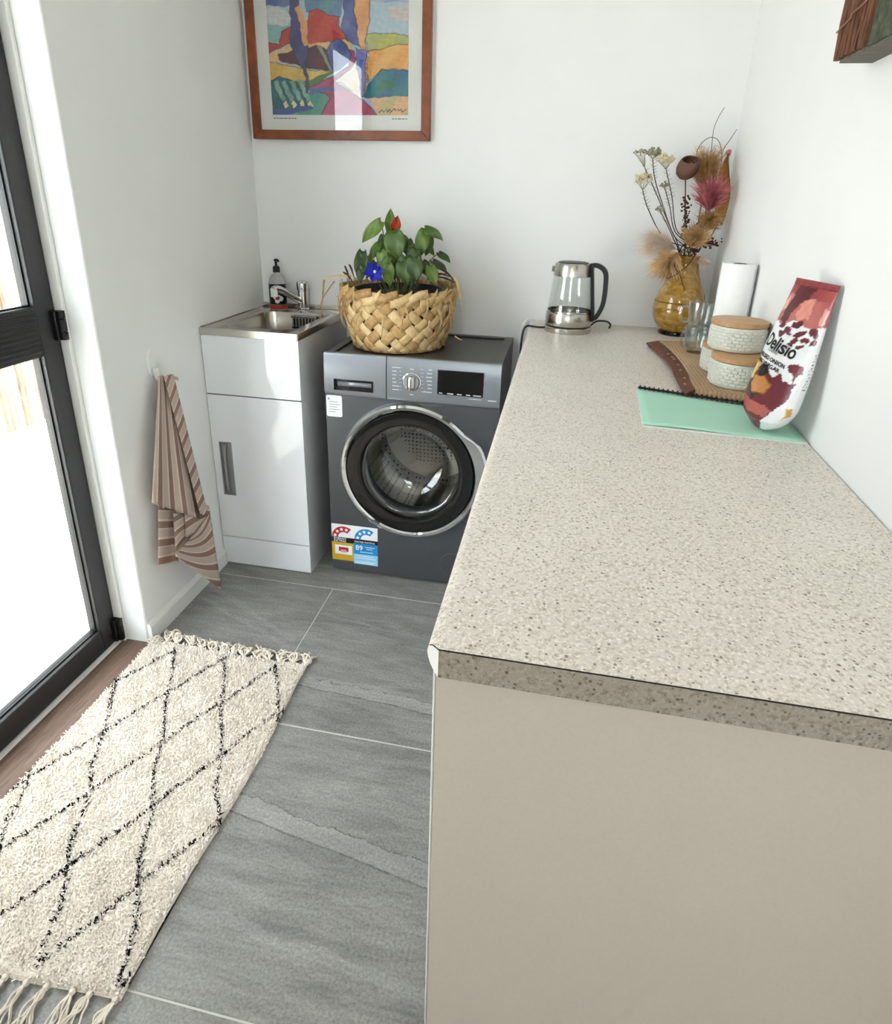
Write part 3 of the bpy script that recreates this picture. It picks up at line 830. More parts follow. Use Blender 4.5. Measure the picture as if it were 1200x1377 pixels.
def arc(cx, cz, r0, r1, a0, a1, d, n=18):
    return MB().grid(lambda u, v: (cx + (r0 + (r1 - r0) * v) * math.cos(a0 + (a1 - a0) * u), WY - d, cz + (r0 + (r1 - r0) * v) * math.sin(a0 + (a1 - a0) * u)), n, 1)
for cx, mt_, cz in ((0.487, M['red_print'], 0.150), (0.574, M['blue_print'], 0.143)):
    z_ = 0.150
    obj('rating_arc', arc(cx, z_, 0.022, 0.046, math.radians(52), math.radians(178), 0.0009), mt_, el)
    st = MB()
    for k in range(4):
        a = math.radians(168 - k * 32)
        c_ = (cx + 0.034 * math.cos(a), z_ + 0.034 * math.sin(a))
        st.add([(c_[0], WY - 0.0013, c_[1])] + [(c_[0] + (0.0075 if i % 2 == 0 else 0.0042) * math.cos(PI / 2 + i * PI / 5), WY - 0.0013, c_[1] + (0.0075 if i % 2 == 0 else 0.0042) * math.sin(PI / 2 + i * PI / 5)) for i in range(10)], [(0, i + 1, (i + 1) % 10 + 1) for i in range(10)])
    obj('rating_star', st, M['white_paint'], el)
def wtxt(t, x, z, size, mat, d=0.0013, align='LEFT', sx=1.0):
    return obj('lettering', text_mb(t, lambda a, b: (x + a * sx, WY - d, z + b), size, 0, align, offset=0.012 * size), mat, el)
wtxt('ENERGY', 0.4475, 0.1405, 0.0115, M['white_paint'], sx=1.15)
wtxt('RATING', 0.4475, 0.1305, 0.0115, M['white_paint'], sx=1.15)
wtxt('WATER RATING', 0.5275, 0.1355, 0.0105, M['white_paint'], sx=1.02)
wtxt('89', 0.5310, 0.1045, 0.029, M['white_paint'])
mk = MB()
for x, z, w_ in ((0.569, 0.118, 0.036), (0.574, 0.110, 0.022), (0.548, 0.096, 0.05), (0.530, 0.078, 0.07), (0.530, 0.069, 0.078), (0.530, 0.054, 0.078), (0.530, 0.049, 0.07)):
    mk.box(x, x + w_, WY - 0.0010, WY - 0.0004, z, z + 0.0022)
obj('print_line', mk, M['white_paint'], el)
# filter cover
fc = MB(); fc.lathe([(0.048, 0.0), (0.048, 0.0012), (0.0465, 0.0018), (0.0455, 0.0006), (0.0, 0.0006)], 40, f=lambda x, y, z: (0.897 + x, WY - z, 0.092 + y))
obj('filter_cover', fc, M['washer'], wm, smooth=True)
# door: chrome ring with a grip swelling on the right, black band, glass bowl
def rf(a):                       # outer radius of the ring
    d_ = (a - math.radians(17) + PI) % (2 * PI) - PI
    return 0.250 + 0.027 * math.exp(-(d_ / 0.34) ** 4)
def ringz(rows, n=96):
    """rows: list of functions a -> (radius, out); out is towards the room."""
    mb = MB()
    mb.grid(lambda u, v: (lambda a: (lambda rr, o: (DCX + rr * math.cos(a), WY - o, DCZ + rr * math.sin(a)))(*rows[int(round(v * (len(rows) - 1)))](a)))(2 * PI * u), n, len(rows) - 1, closed_u=True)
    return mb
pd = thing('x', (0, 0, 0), None, None); bpy.data.objects.remove(pd)
dring = obj('door_ring', ringz([lambda a: (rf(a) - 0.004, 0.0005), lambda a: (rf(a), 0.012), lambda a: (rf(a) - 0.003, 0.024), lambda a: (rf(a) - 0.010, 0.030), lambda a: (0.232, 0.030), lambda a: (0.227, 0.024), lambda a: (0.227, 0.018)]), M['chrome'], wm, smooth=True)
obj('door_band', ringz([lambda a: (0.2265, 0.019), lambda a: (0.222, 0.0245), lambda a: (0.195, 0.026), lambda a: (0.176, 0.022), lambda a: (0.171, 0.012), lambda a: (0.171, -0.02)]), M['gloss_black'], wm, smooth=True)
gl_ = ringz([lambda a: (0.1705, 0.016), lambda a: (0.163, 0.017), lambda a: (0.152, 0.012), lambda a: (0.148, 0.0), lambda a: (0.138, -0.055), lambda a: (0.120, -0.085), lambda a: (0.08, -0.098), lambda a: (0.04, -0.102), lambda a: (0.0005, -0.103)], 64)
obj('door_glass', gl_, M['bowl'], wm, smooth=True, angle=60)
obj('door_gasket', ringz([lambda a: (0.204, -0.001), lambda a: (0.185, -0.012), lambda a: (0.18, -0.030), lambda a: (0.195, -0.045), lambda a: (0.178, -0.055), lambda a: (0.176, -0.075)]), simple('grey rubber gasket', rgb(72, 74, 78), 0.5), wm, smooth=True)
m, nt, b = newmat('perforated drum steel')
v = coords(nt)
vo = node(nt, 'ShaderNodeTexVoronoi', {'Vector': v, 'Scale': 62.0, 'Randomness': 0.15})
hole = math_(nt, 'LESS_THAN', vo.outputs['Distance'], 0.28)
nt.links.new(mixc(nt, hole, rgb(196, 190, 180), rgb(30, 30, 30)), b.inputs['Base Color'])
b.inputs['Metallic'].default_value = 0.9; b.inputs['Roughness'].default_value = 0.28
M['drum'] = m
dm = ringz([lambda a: (0.176, -0.076), lambda a: (0.215, -0.085), lambda a: (0.228, -0.11), lambda a: (0.228, -0.36), lambda a: (0.20, -0.385), lambda a: (0.10, -0.375), lambda a: (0.0005, -0.37)], 64)
drum = obj('drum', dm, M['drum'], wm, smooth=True)
for a0 in (math.radians(35), math.radians(155), math.radians(275)):
    ld = MB()
    ld.grid(lambda u, v: (lambda a, rr: (DCX + rr * math.cos(a), WY + 0.115 + 0.24 * v, DCZ + rr * math.sin(a)))(a0 + (u - 0.5) * 0.42, 0.2275 - 0.055 * math.sin(u * PI) * math.sin(PI * (0.06 + 0.88 * v)) ** 0.4), 10, 8)
    obj('lifter', ld, M['steel'], drum, smooth=True)

# ------------------------------------------------------------------ woven basket with the pot plant
m, nt, b = newmat('dried palm leaf')
oi = node(nt, 'ShaderNodeObjectInfo')
nn = noise(nt, coords(nt, (1, 1, 1)), 55, 4, 0.6)
n2 = noise(nt, coords(nt, (1, 1, 0.3)), 260, 3, 0.6)
f_ = math_(nt, 'ADD', math_(nt, 'MULTIPLY', nn, 0.55), math_(nt, 'MULTIPLY', oi.outputs['Random'], 0.45))
cc = ramp(nt, f_, [(0.20, rgb(150, 112, 62)), (0.45, rgb(200, 164, 108)), (0.75, rgb(226, 200, 150))])
nt.links.new(mixc(nt, 1.0, cc, ramp(nt, n2, [(0.3, (0.84,) * 3), (0.7, (1.1,) * 3)]), 'MULTIPLY'), b.inputs['Base Color'])
b.inputs['Roughness'].default_value = 0.55
bump(nt, b, n2, 0.2)
M['palm'] = m
BX, BY, BZ, BH = 0.640, -0.222, 0.8425, 0.205
bk = thing('woven_basket', (BX, BY, BZ), 'straw-coloured woven palm leaf basket on the washing machine', 'basket')
def brad(t):
    return 0.158 + 0.030 * math.sin(min(1, t * 1.25) * PI / 2) + 0.008 * t
NS = 21; ALPHA = 1.18; DT = (2 * PI / NS) / (2 * ALPHA)
def bpt(th, t, off):
    r = brad(t) + off + 0.002 * math.sin(3 * th + 1)
    return (BX + r * math.cos(th), BY + r * math.sin(th), BZ + 0.004 + BH * t + 0.004 * math.sin(2 * th + 0.6) * t)
SW = 0.0172
for fam in (1, -1):
    for i in range(NS):
        th0 = 2 * PI * i / NS
        sw = SW * random.uniform(0.86, 1.0); ph = random.uniform(-0.035, 0.035)
        def fn(u, v, fam=fam, th0=th0, sw=sw, ph=ph):
            t = v
            th = th0 + fam * ALPHA * t + ph
            off = fam * 0.0038 * math.cos(PI * t / DT) + 0.0022 * (1 - (2 * u - 1) ** 2)
            # across the strip: perpendicular to its run
            du = (u - 0.5) * 2 * sw
            r = brad(t)
            k = math.hypot(BH, r * ALPHA)
            return bpt(th + du * BH / k / r, min(1, max(0, t - fam * du * r * ALPHA / k / BH)), off)
        mb = MB(); mb.grid(fn, 3, 26)
        obj('palm_strip', mb, M['palm'], bk, smooth=True, solid=0.0012, angle=80)
bs = MB(); bs.lathe([(0, 0.0), (0.150, 0.0), (0.160, 0.004), (0.160, 0.012), (0.15, 0.016), (0, 0.016)], 40, (BX, BY, BZ))
obj('base', bs, M['palm'], bk, smooth=True)
for i in range(26):              # strips folded over the rim
    th0 = 2 * PI * i / 26
    L = random.uniform(0.30, 0.42); tl = random.uniform(-0.012, 0.012)
    def fn(u, v, th0=th0, L=L, tl=tl):
        th = th0 + L * v
        z = BH - 0.016 + 0.030 * (v - 0.5) + tl * math.sin(v * PI) + (u - 0.5) * 0.028
        a = bpt(th, 1.0, 0.006 + 0.0035 * math.sin(v * PI))
        return (a[0], a[1], BZ + 0.004 + z + 0.004 * math.sin(2 * th + 0.6))
    mb = MB(); mb.grid(fn, 2, 8)
    obj('rim_fold', mb, M['palm'], bk, smooth=True, solid=0.0014, angle=80)
def sliver(pts, w0, w1, n=4):
    P = spline(pts, n); mb = MB()
    m_ = len(P)
    mb.tube(P, [w0 + (w1 - w0) * k / (m_ - 1) for k in range(m_)], 6, flat=0.28)
    return mb
for i in range(22):              # loose ends hanging from the weave
    th = -PI / 2 + random.uniform(-1.5, 1.5); t = random.uniform(0.55, 0.98)
    L = random.uniform(0.045, 0.090); s_ = random.uniform(-0.16, 0.16)
    p0 = bpt(th, t, 0.008); p1 = bpt(th + s_ * 0.4, t - L * 0.5 / BH, 0.020); p2 = bpt(th + s_, max(0.02, t - L / BH), 0.010 + random.uniform(0, 0.006))
    obj('loose_end', sliver([p0, p1, p2], random.uniform(0.004, 0.0065), 0.0007), M['palm'], bk, smooth=True)
# stray blades standing off the left and right of the rim
yb_ = BY - 0.02
def px(u, v, y): return at(u, v, 'y', y)
for pts, w_ in (([(472, 372), (455, 371), (436, 376), (434, 395)], 0.006), ([(436, 376), (434, 400), (431, 430)], 0.004), ([(450, 378), (440, 392), (434, 402), (430, 414)], 0.003),
                ([(464, 380), (462, 405), (457, 430)], 0.004), ([(462, 388), (458, 394), (453, 400)], 0.0025), ([(613, 372), (618, 395), (624, 412)], 0.005), ([(616, 378), (620, 400), (621, 420)], 0.003), ([(612, 452), (618, 456), (622, 457)], 0.003)):
    obj('loose_end', sliver([px(u, v, yb_) for u, v in pts], w_, 0.001), M['palm'], bk, smooth=True)

pl = thing('potted_plant', (BX, BY, BZ + 0.017), 'green heart-leaved plant with one red bloom in a black pot inside the basket', 'plant')
pt = MB(); pt.lathe([(0, 0.017), (0.120, 0.017), (0.128, 0.03), (0.150, 0.180), (0.162, 0.184), (0.162, 0.198), (0.152, 0.198), (0.146, 0.172), (0.0, 0.172)], 48, (BX, BY, BZ))
obj('pot', pt, M['black'], pl, smooth=True)
so = MB(); so.grid(lambda u, v: (BX + 0.1455 * v * math.cos(2 * PI * u), BY + 0.1455 * v * math.sin(2 * PI * u), BZ + 0.177 + 0.006 * math.sin(9 * u * 2 * PI + 7 * v) * (1 - v)), 40, 10, closed_u=True)
obj('soil', so, simple('potting soil', rgb(52, 38, 30), 0.95, var=0.4, scale=90, bmp=0.8), pl, smooth=True)
m, nt, b = newmat('plant leaf green')
oi = node(nt, 'ShaderNodeObjectInfo')
nn = noise(nt, coords(nt), 40, 4, 0.6)
f_ = math_(nt, 'ADD', math_(nt, 'MULTIPLY', nn, 0.4), math_(nt, 'MULTIPLY', oi.outputs['Random'], 0.6))
nt.links.new(ramp(nt, f_, [(0.2, rgb(40, 62, 20)), (0.5, rgb(68, 98, 30)), (0.85, rgb(112, 138, 54))]), b.inputs['Base Color'])
b.inputs['Roughness'].default_value = 0.38
M['leaf'] = m
M['leaf_stem'] = simple('leaf stalk', rgb(92, 104, 52), 0.5, var=0.15)
M['bloom'] = simple('red bloom', rgb(158, 58, 34), 0.35, var=0.25, scale=60)
def leaf_mb(base, tip, normal, width, fold=0.25, droop=0.12, nl=10, nw=4):
    base = Vector(base); tip = Vector(tip); ax = tip - base; L = ax.length; a = ax.normalized()
    s_ = a.cross(Vector(normal)).normalized(); n_ = s_.cross(a).normalized()
    def fn(u, v):
        k = 2 * u - 1
        w_ = 0.5 * width * (math.sin(PI * min(1, v * 0.86 + 0.14)) ** 0.8) * (1.0 if v > 0.05 else 0.8) * (1 - 0.25 * v)
        back = 0.10 * L * (abs(k) ** 1.5) * max(0, 1 - v * 3.2)       # heart lobes behind the stalk
        q = base + a * (L * v - back) + s_ * (k * w_) + n_ * (fold * abs(k) * w_ - droop * L * v * v + 0.04 * L * math.sin(6 * v + 3 * k))
        return q
    return MB().grid(fn, nw * 2, nl)
def plant_leaf(bu, bv, tu, tv, y, width, nrm, mat=None, stem=True, name='leaf', off=0.02):
    base = px(bu, bv, y); tip = px(tu, tv, y - off)
    obj(name, leaf_mb(base, tip, nrm, width), mat or M['leaf'], pl, smooth=True, solid=0.0006, angle=80)
    if stem:
        foot = Vector((BX + (base.x - BX) * 0.25 + random.uniform(-0.02, 0.02), BY + random.uniform(-0.03, 0.05), BZ + 0.174))
        mid = (foot + base) / 2 + Vector((0, 0, 0.02))
        obj('stalk', MB().tube(spline([foot, mid, base], 5), 0.0018, 6), M['leaf_stem'], pl, smooth=True)
V = Vector
plant_leaf(513, 298, 486, 325, -0.24, 0.052, V((0.3, -0.8, 0.6)))
plant_leaf(526, 313, 525, 281, -0.20, 0.045, V((0.1, -1, 0.1)))
plant_leaf(531, 309, 535, 291, -0.215, 0.040, V((0.2, -1, 0.1)), M['bloom'], name='bloom')
plant_leaf(529, 312, 536, 348, -0.27, 0.082, V((0.0, -0.9, 0.5)))
plant_leaf(488, 338, 480, 372, -0.25, 0.056, V((-0.3, -0.9, 0.3)))
plant_leaf(571, 310, 564, 346, -0.23, 0.056, V((0.3, -0.9, 0.4)))
plant_leaf(571, 307, 596, 321, -0.22, 0.046, V((0.2, -0.7, 0.7)))
plant_leaf(578, 318, 573, 344, -0.20, 0.042, V((0.5, -0.9, 0.3)))
plant_leaf(557, 346, 559, 379, -0.31, 0.066, V((0.1, -0.95, 0.3)))
plant_leaf(582, 351, 602, 366, -0.20, 0.042, V((0.1, -0.5, 0.9)))
plant_leaf(518, 330, 500, 346, -0.20, 0.045, V((-0.1, -0.8, 0.6)))
plant_leaf(548, 322, 548, 344, -0.17, 0.050, V((0.1, -0.9, 0.4)))
plant_leaf(512, 338, 520, 362, -0.27, 0.050, V((-0.2, -0.9, 0.3)))
plant_leaf(516, 316, 512, 336, -0.16, 0.040, V((-0.3, -0.9, 0.3)))
plant_leaf(563, 322, 585, 342, -0.15, 0.050, V((0.2, -0.6, 0.8)))
plant_leaf(545, 345, 538, 368, -0.29, 0.045, V((0.0, -0.9, 0.4)))
plant_leaf(524, 345, 512, 368, -0.29, 0.040, V((-0.2, -0.9, 0.5)))
plant_leaf(494, 345, 500, 366, -0.19, 0.045, V((-0.3, -0.9, 0.3)))
plant_leaf(568, 352, 578, 372, -0.24, 0.045, V((0.2, -0.9, 0.3)))
plant_leaf(505, 352, 492, 374, -0.28, 0.035, V((-0.2, -0.9, 0.5)))
plant_leaf(534, 352, 530, 376, -0.20, 0.050, V((0.1, -0.9, 0.5)))
plant_leaf(552, 330, 566, 352, -0.22, 0.045, V((0.3, -0.8, 0.4)))
for (bu_, bv_, tu_, tv_, y_, w_, n_) in ((540, 352, 548, 382, -0.30, 0.058, (0.1, -0.9, 0.4)), (522, 356, 524, 384, -0.31, 0.050, (-0.1, -0.9, 0.4)), (578, 358, 586, 382, -0.27, 0.048, (0.3, -0.9, 0.3)),
        (488, 356, 484, 380, -0.29, 0.048, (-0.3, -0.9, 0.3)), (556, 362, 552, 385, -0.26, 0.045, (0, -0.9, 0.4)), (510, 328, 498, 350, -0.23, 0.048, (-0.3, -0.8, 0.5)), (540, 318, 548, 334, -0.25, 0.040, (0.1, -0.8, 0.6)),
        (590, 340, 606, 352, -0.19, 0.034, (0.4, -0.7, 0.6)), (530, 338, 520, 360, -0.24, 0.052, (-0.1, -0.9, 0.5)), (560, 335, 552, 358, -0.26, 0.050, (0.2, -0.9, 0.4))):
    plant_leaf(bu_, bv_, tu_, tv_, y_, w_, V(n_))
for k, (u0, v0, u1, v1) in enumerate(((462, 366, 474, 378), (464, 358, 470, 376), (470, 356, 476, 372), (594, 362, 610, 376), (580, 368, 606, 372), (588, 372, 612, 380), (575, 375, 600, 368))):
    obj('dry_twig', MB().tube([px(u0, v0, BY - 0.02), px((u0 + u1) / 2, (v0 + v1) / 2 - 2, BY), px(u1, v1, BY - 0.06)], [0.003, 0.0035, 0.002], 6), simple('dry brown twig', rgb(88, 62, 44), 0.8, var=0.3), pl, smooth=True)

# blue flower tucked in the front of the pot
M['blue_petal'] = simple('deep blue petal', rgb(28, 34, 158), 0.45, var=0.25, scale=70)
fc_ = px(505, 365, -0.352)
bf = thing('blue_flower', fc_ + V((0, 0.012, -0.03)), 'deep blue flower with a white eye at the front of the basket', 'flower')
obj('stalk', MB().tube([fc_ + V((0.0, 0.02, -0.035)), fc_ + V((0, 0.008, 0))], 0.0015, 6), M['leaf_stem'], bf, smooth=True)
for k in range(6):
    a = k * PI / 3 + 0.3
    tip_ = fc_ + V(((0.032 + 0.006 * (k % 2)) * math.cos(a), -0.006 - 0.012 * (k % 2), (0.030 + 0.006 * (k % 3)) * math.sin(a)))
    obj('petal', leaf_mb(fc_, tip_, V((0.1 * math.cos(a), -1, 0.1)), 0.034, 0.15, -0.2, 6, 3), M['blue_petal'], bf, smooth=True, solid=0.0005, angle=80)
obj('eye', MB().sphere(fc_ + V((0, -0.006, 0)), 0.005, 10, 6), M['white_paint'], bf, smooth=True)

# ------------------------------------------------------------------ framed print on the back wall
PZ0, PZ1, PXA, PXB = 1.525, 2.25, 0.036, 0.697
pc = thing('framed_print', ((PXA + PXB) / 2, -0.012, PZ0), 'colourful landscape print in a brown timber frame on the back wall', 'picture')
fw = 0.031
for nm, poly in (('bottom', [(PXA, PZ0), (PXB, PZ0), (PXB - fw, PZ0 + fw), (PXA + fw, PZ0 + fw)]), ('top', [(PXA, PZ1), (PXB, PZ1), (PXB - fw, PZ1 - fw), (PXA + fw, PZ1 - fw)]),
                 ('left', [(PXA, PZ0), (PXA + fw, PZ0 + fw), (PXA + fw, PZ1 - fw), (PXA, PZ1)]), ('right', [(PXB, PZ0), (PXB - fw, PZ0 + fw), (PXB - fw, PZ1 - fw), (PXB, PZ1)])):
    mb = MB(); mb.prism(poly, -0.026, -0.001, lambda a, b_, c: (a, c, b_))
    obj('frame_rail', mb, M['frame_wood'], pc, bevel=0.002)
mb = MB(); mb.box(PXA + fw - 0.004, PXB - fw + 0.004, -0.013, -0.008, PZ0 + fw - 0.004, PZ1 - fw + 0.004)
mount = obj('mount', mb, simple('print paper', rgb(226, 228, 222), 0.6, var=0.01), pc)
GX0, GX1, GZ0, GZ1 = 0.113, 0.6175, 1.606, 2.17
nx, nz = 250, 320
U, Vv = np.meshgrid(np.linspace(0, 1, nx + 1), np.linspace(0, 1, nz + 1))
# paint in the print's own units: 690 units across, y downwards from 582 at the bottom
YP = 582 - Vv * (GZ1 - GZ0) / 0.000593
XP = 240 + U * 690
PXY = np.stack([XP.ravel(), YP.ravel()], 1)
wobx = 6 * np.sin(PXY[:, 1] / 23.0) + 4 * np.sin(PXY[:, 1] / 9.0 + PXY[:, 0] / 17.0)
woby = 5 * np.sin(PXY[:, 0] / 19.0) + 3 * np.sin(PXY[:, 0] / 8.0 + PXY[:, 1] / 13.0)
PW = PXY + np.stack([wobx, woby], 1) * 0.55
img = np.zeros((len(PXY), 3))
def L3(c): return np.array([lin(x) for x in c])
hsh = (np.sin(PXY[:, 0] * 0.21 + PXY[:, 1] * 0.05) + np.sin(PXY[:, 0] * 0.07 - PXY[:, 1] * 0.19) + np.sin(PXY[:, 1] * 0.33)) / 3
def inside(P, poly):
    x, y = P[:, 0], P[:, 1]; r = np.zeros(len(P), bool); n = len(poly)
    for i in range(n):
        x0, y0 = poly[i]; x1, y1 = poly[(i + 1) % n]
        if y0 == y1: continue
        c = ((y0 > y) != (y1 > y)) & (x < (x1 - x0) * (y - y0) / (y1 - y0) + x0)
        r ^= c
    return r
def dist(P, poly, closed=True):
    d = np.full(len(P), 1e9); n = len(poly)
    for i in range(n if closed else n - 1):
        a = np.array(poly[i], float); b2 = np.array(poly[(i + 1) % n], float); e = b2 - a
        t = np.clip(((P - a) @ e) / max(1e-9, e @ e), 0, 1)
        d = np.minimum(d, np.linalg.norm(P - a - t[:, None] * e, axis=1))
    return d
def paint(poly, c, c2=None, line=2.6, lc=(38, 36, 58), grain=0.10):
    k = inside(PW, poly)
    base = L3(c)[None] * (1 + grain * hsh[k][:, None])
    if c2 is not None:
        w2 = np.clip(0.5 + 0.9 * np.sin(PXY[k, 0] * 0.045 + PXY[k, 1] * 0.03 + len(poly)), 0, 1)[:, None]
        base = base * (1 - 0.6 * w2) + L3(c2)[None] * 0.6 * w2
    img[k] = base
    if line:
        e = dist(PW, poly) < line
        img[e] = img[e] * 0.35 + L3(lc) * 0.65
def stroke(pts, c, w_):
    e = dist(PW, pts, False) < w_
    img[e] = L3(c)
img[:] = L3((176, 196, 206))
img += 0.02 * hsh[:, None]
paint([(200, -400), (400, -400), (400, 12), (330, 22), (200, 12)], (72, 96, 152), (120, 140, 180), 0)
paint([(205, 40), (300, 20), (365, 60), (370, 100), (300, 125), (215, 95)], (206, 208, 206), None, 0)
paint([(205, 110), (370, 118), (320, 200), (205, 210)], (122, 176, 172), (150, 190, 188), 0)
paint([(760, -400), (960, -400), (960, 20), (760, 10)], (150, 168, 196), (190, 196, 200), 0)
paint([(830, 40), (950, 30), (950, 110), (850, 100)], (206, 196, 190), None, 0)
paint([(425, -60), (640, -60), (605, 80), (530, 62), (440, 50)], (104, 150, 158), (96, 120, 172), 0)
paint([(440, 90), (462, 42), (500, 38), (540, 64), (600, 78), (590, 122), (645, 190), (520, 205), (430, 215), (340, 205), (225, 262), (222, 200), (300, 212), (312, 142), (355, 122)], (198, 76, 56), (176, 56, 54))
paint([(225, 265), (360, 210), (520, 205), (645, 190), (660, 250), (560, 255), (280, 302), (225, 300)], (226, 186, 122), None, 0)
paint([(284, 262), (350, 245), (480, 218), (545, 250), (572, 342), (520, 347), (440, 332), (290, 292)], (86, 46, 56), (112, 60, 60))
paint([(228, 300), (330, 315), (420, 342), (565, 352), (500, 392), (400, 407), (235, 402)], (214, 176, 82), (226, 196, 116))
paint([(240, 395), (400, 405), (560, 352), (480, 420), (420, 440), (250, 400)], (96, 138, 84), None, 0)
paint([(480, 225), (500, 222), (565, 345), (548, 348)], (146, 156, 136), None, 1.5)
paint([(528, 252), (556, 200), (590, 184), (618, 200), (645, 252), (650, 300), (600, 342), (562, 346)], (70, 86, 150), (98, 120, 178))
paint([(728, 168), (800, 160), (935, 176), (935, 222), (732, 252)], (182, 182, 92), (166, 176, 108), 2.6, (48, 60, 120))
paint([(730, 256), (850, 226), (935, 216), (935, 346), (800, 342), (730, 410)], (226, 164, 84), (232, 190, 110))
paint([(560, 402), (600, 352), (640, 330), (690, 262), (735, 260), (722, 482), (690, 492), (600, 412)], (232, 220, 196), (226, 206, 160), 1.5)
paint([(718, 482), (734, 420), (800, 342), (860, 350), (935, 345), (935, 480), (722, 492)], (42, 122, 132), (34, 92, 150))
paint([(770, 440), (800, 392), (840, 400), (880, 370), (860, 440), (800, 460)], (40, 110, 84), None, 0)
paint([(740, 500), (800, 486), (935, 480), (935, 590), (776, 590)], (226, 178, 132), (170, 178, 120), 0)
paint([(482, 590), (530, 505), (522, 470), (440, 450), (375, 432), (460, 426), (560, 372), (640, 332), (652, 288), (640, 240), (664, 250), (676, 292), (650, 345), (562, 402), (590, 422), (700, 492), (784, 590)], (172, 78, 106), (190, 96, 128))
paint([(400, 458), (520, 466), (541, 490), (484, 590), (240, 590), (410, 562), (444, 540)], (76, 152, 132), (110, 172, 150))
paint([(440, 440), (590, 432), (580, 448), (450, 470)], (92, 112, 170), None, 0)
paint([(236, 402), (290, 378), (345, 392), (392, 440), (412, 470), (444, 540), (400, 560), (240, 590)], (38, 98, 104), (52, 120, 130))
for k in range(4):
    x = 258 + 42 * k
    paint([(x - 8, 410 - 6 * k), (x + 12, 396), (x + 58, 492), (x + 40, 512)], (138, 180, 160), (90, 150, 140), 0)
    paint([(x + 40, 520), (x + 56, 500), (x + 66, 530), (x + 46, 546)], (226, 206, 168), None, 0)
paint([(236, 552), (330, 548), (440, 530), (444, 548), (330, 576), (236, 590)], (62, 92, 152), None, 0)
paint([(362, -60), (395, -30), (415, 60), (440, 130), (440, 230), (426, 300), (431, 350), (433, 462), (423, 462), (415, 350), (370, 272), (352, 210), (358, 100)], (62, 66, 116), (84, 84, 140))
paint([(388, 34), (410, 20), (440, 108), (441, 212), (420, 222), (404, 122)], (224, 166, 112), None, 0)
paint([(612, -200), (700, -200), (672, 60), (682, 120), (696, 224), (640, 202), (602, 122), (626, 70)], (72, 84, 148), (104, 118, 176))
paint([(692, -200), (772, -200), (742, 100), (722, 220), (727, 292), (718, 482), (702, 482), (712, 300), (692, 212), (682, 120), (672, 60)], (228, 170, 112), (214, 150, 100))
paint([(672, 232), (728, 250), (720, 342), (712, 482), (700, 482), (682, 332)], (142, 134, 192), (92, 112, 180), 1.5)
paint([(690, 292), (716, 290), (706, 350)], (70, 110, 190), None, 0)
sg = [(786, 566), (800, 548), (806, 562), (818, 550), (824, 566), (834, 552), (842, 564), (836, 576), (848, 556), (858, 548), (864, 562), (876, 552), (884, 560), (896, 548), (898, 562), (916, 550)]
stroke(sg, (30, 28, 34), 1.9)
mb = MB()
mb.v = [(GX0 + (GX1 - GX0) * u, -0.0136, GZ0 + (GZ1 - GZ0) * v) for u, v in zip(U.ravel(), Vv.ravel())]
idx = np.arange((nx + 1) * (nz + 1)).reshape(nz + 1, nx + 1)
mb.f = [tuple(q) for q in np.stack([idx[:-1, :-1], idx[:-1, 1:], idx[1:, 1:], idx[1:, :-1]], -1).reshape(-1, 4).tolist()]
pr = obj('landscape_print', mb, vcol('printed ink', 0.5, 0.3, 70, 0.10), pc)
colour(pr, np.clip(img, 0, 1))
tx_ = MB()
for x, w_ in ((GX0 + 0.002, 0.088), (GX1 - 0.058, 0.055)):
    k = 0
    while k < w_:
        l = random.uniform(0.006, 0.014); tx_.box(x + k, min(x + k + l, x + w_), -0.0138, -0.0131, GZ0 - 0.013, GZ0 - 0.0095); k += l + 0.003
obj('caption_mark', tx_, M['grey_print'], pc)
gp = MB(); gp.box(PXA + fw - 0.003, PXB - fw + 0.003, -0.0195, -0.0175, PZ0 + fw - 0.003, PZ1 - fw + 0.003)
obj('glazing', gp, clear_glass('picture glass', base=0.045), pc)

# ------------------------------------------------------------------ bark framed panel on the right wall
ax = 1.625; AY0, AZ0 = -0.988, 1.5725
art = thing('bark_framed_panel', (1.66, -1.25, AZ0), 'mossy green panel edged with brown bark strips high on the right wall', 'wall panel')
mb = MB(); mb.prism([(ax + 0.004, AY0 - 0.004), (RW(AY0) - 0.001, AY0 - 0.004), (RW(-1.52) - 0.001, -1.52), (ax + 0.004, -1.52)], AZ0, AZ0 + 0.60)
obj('backing_box', mb, simple('weathered grey board', rgb(112, 108, 98), 0.8, var=0.15, scale=20, stretch=(1, 6, 1)), art)
m, nt, b = newmat('lichen green stone')
nn = noise(nt, coords(nt), 45, 6, 0.7, 0.5)
nt.links.new(ramp(nt, nn, [(0.3, rgb(40, 44, 36)), (0.55, rgb(78, 84, 66)), (0.75, rgb(112, 116, 98))]), b.inputs['Base Color'])
b.inputs['Roughness'].default_value = 0.9; bump(nt, b, nn, 0.6, 0.004)
mb = MB(); mb.box(ax, ax + 0.0035, -1.42, -1.107, AZ0 + 0.002, AZ0 + 0.598)
obj('green_face', mb, m, art)
M['bark'] = mat_wood('stringy bark', rgb(40, 20, 16), rgb(140, 92, 64), 60, (1, 5, 0.25), 0.85)
for side, ya in ((0, AY0), (1, -1.42)):
    for k in range(15):
        y = ya - 0.004 - k * 0.0074 + random.uniform(-0.002, 0.002); r = random.uniform(0.0032, 0.0062)
        z = np.linspace(AZ0 + 0.004, AZ0 + 0.596, 12)
        mb = MB(); mb.tube([(ax - 0.001 - 0.002 * math.sin(k * 2.1 + i), y + 0.003 * math.sin(1.3 * i + k), zz) for i, zz in enumerate(z)], [r * random.uniform(0.8, 1.15) for _ in z], 6)
        obj('bark_strip', mb, M['bark'], art, smooth=True)
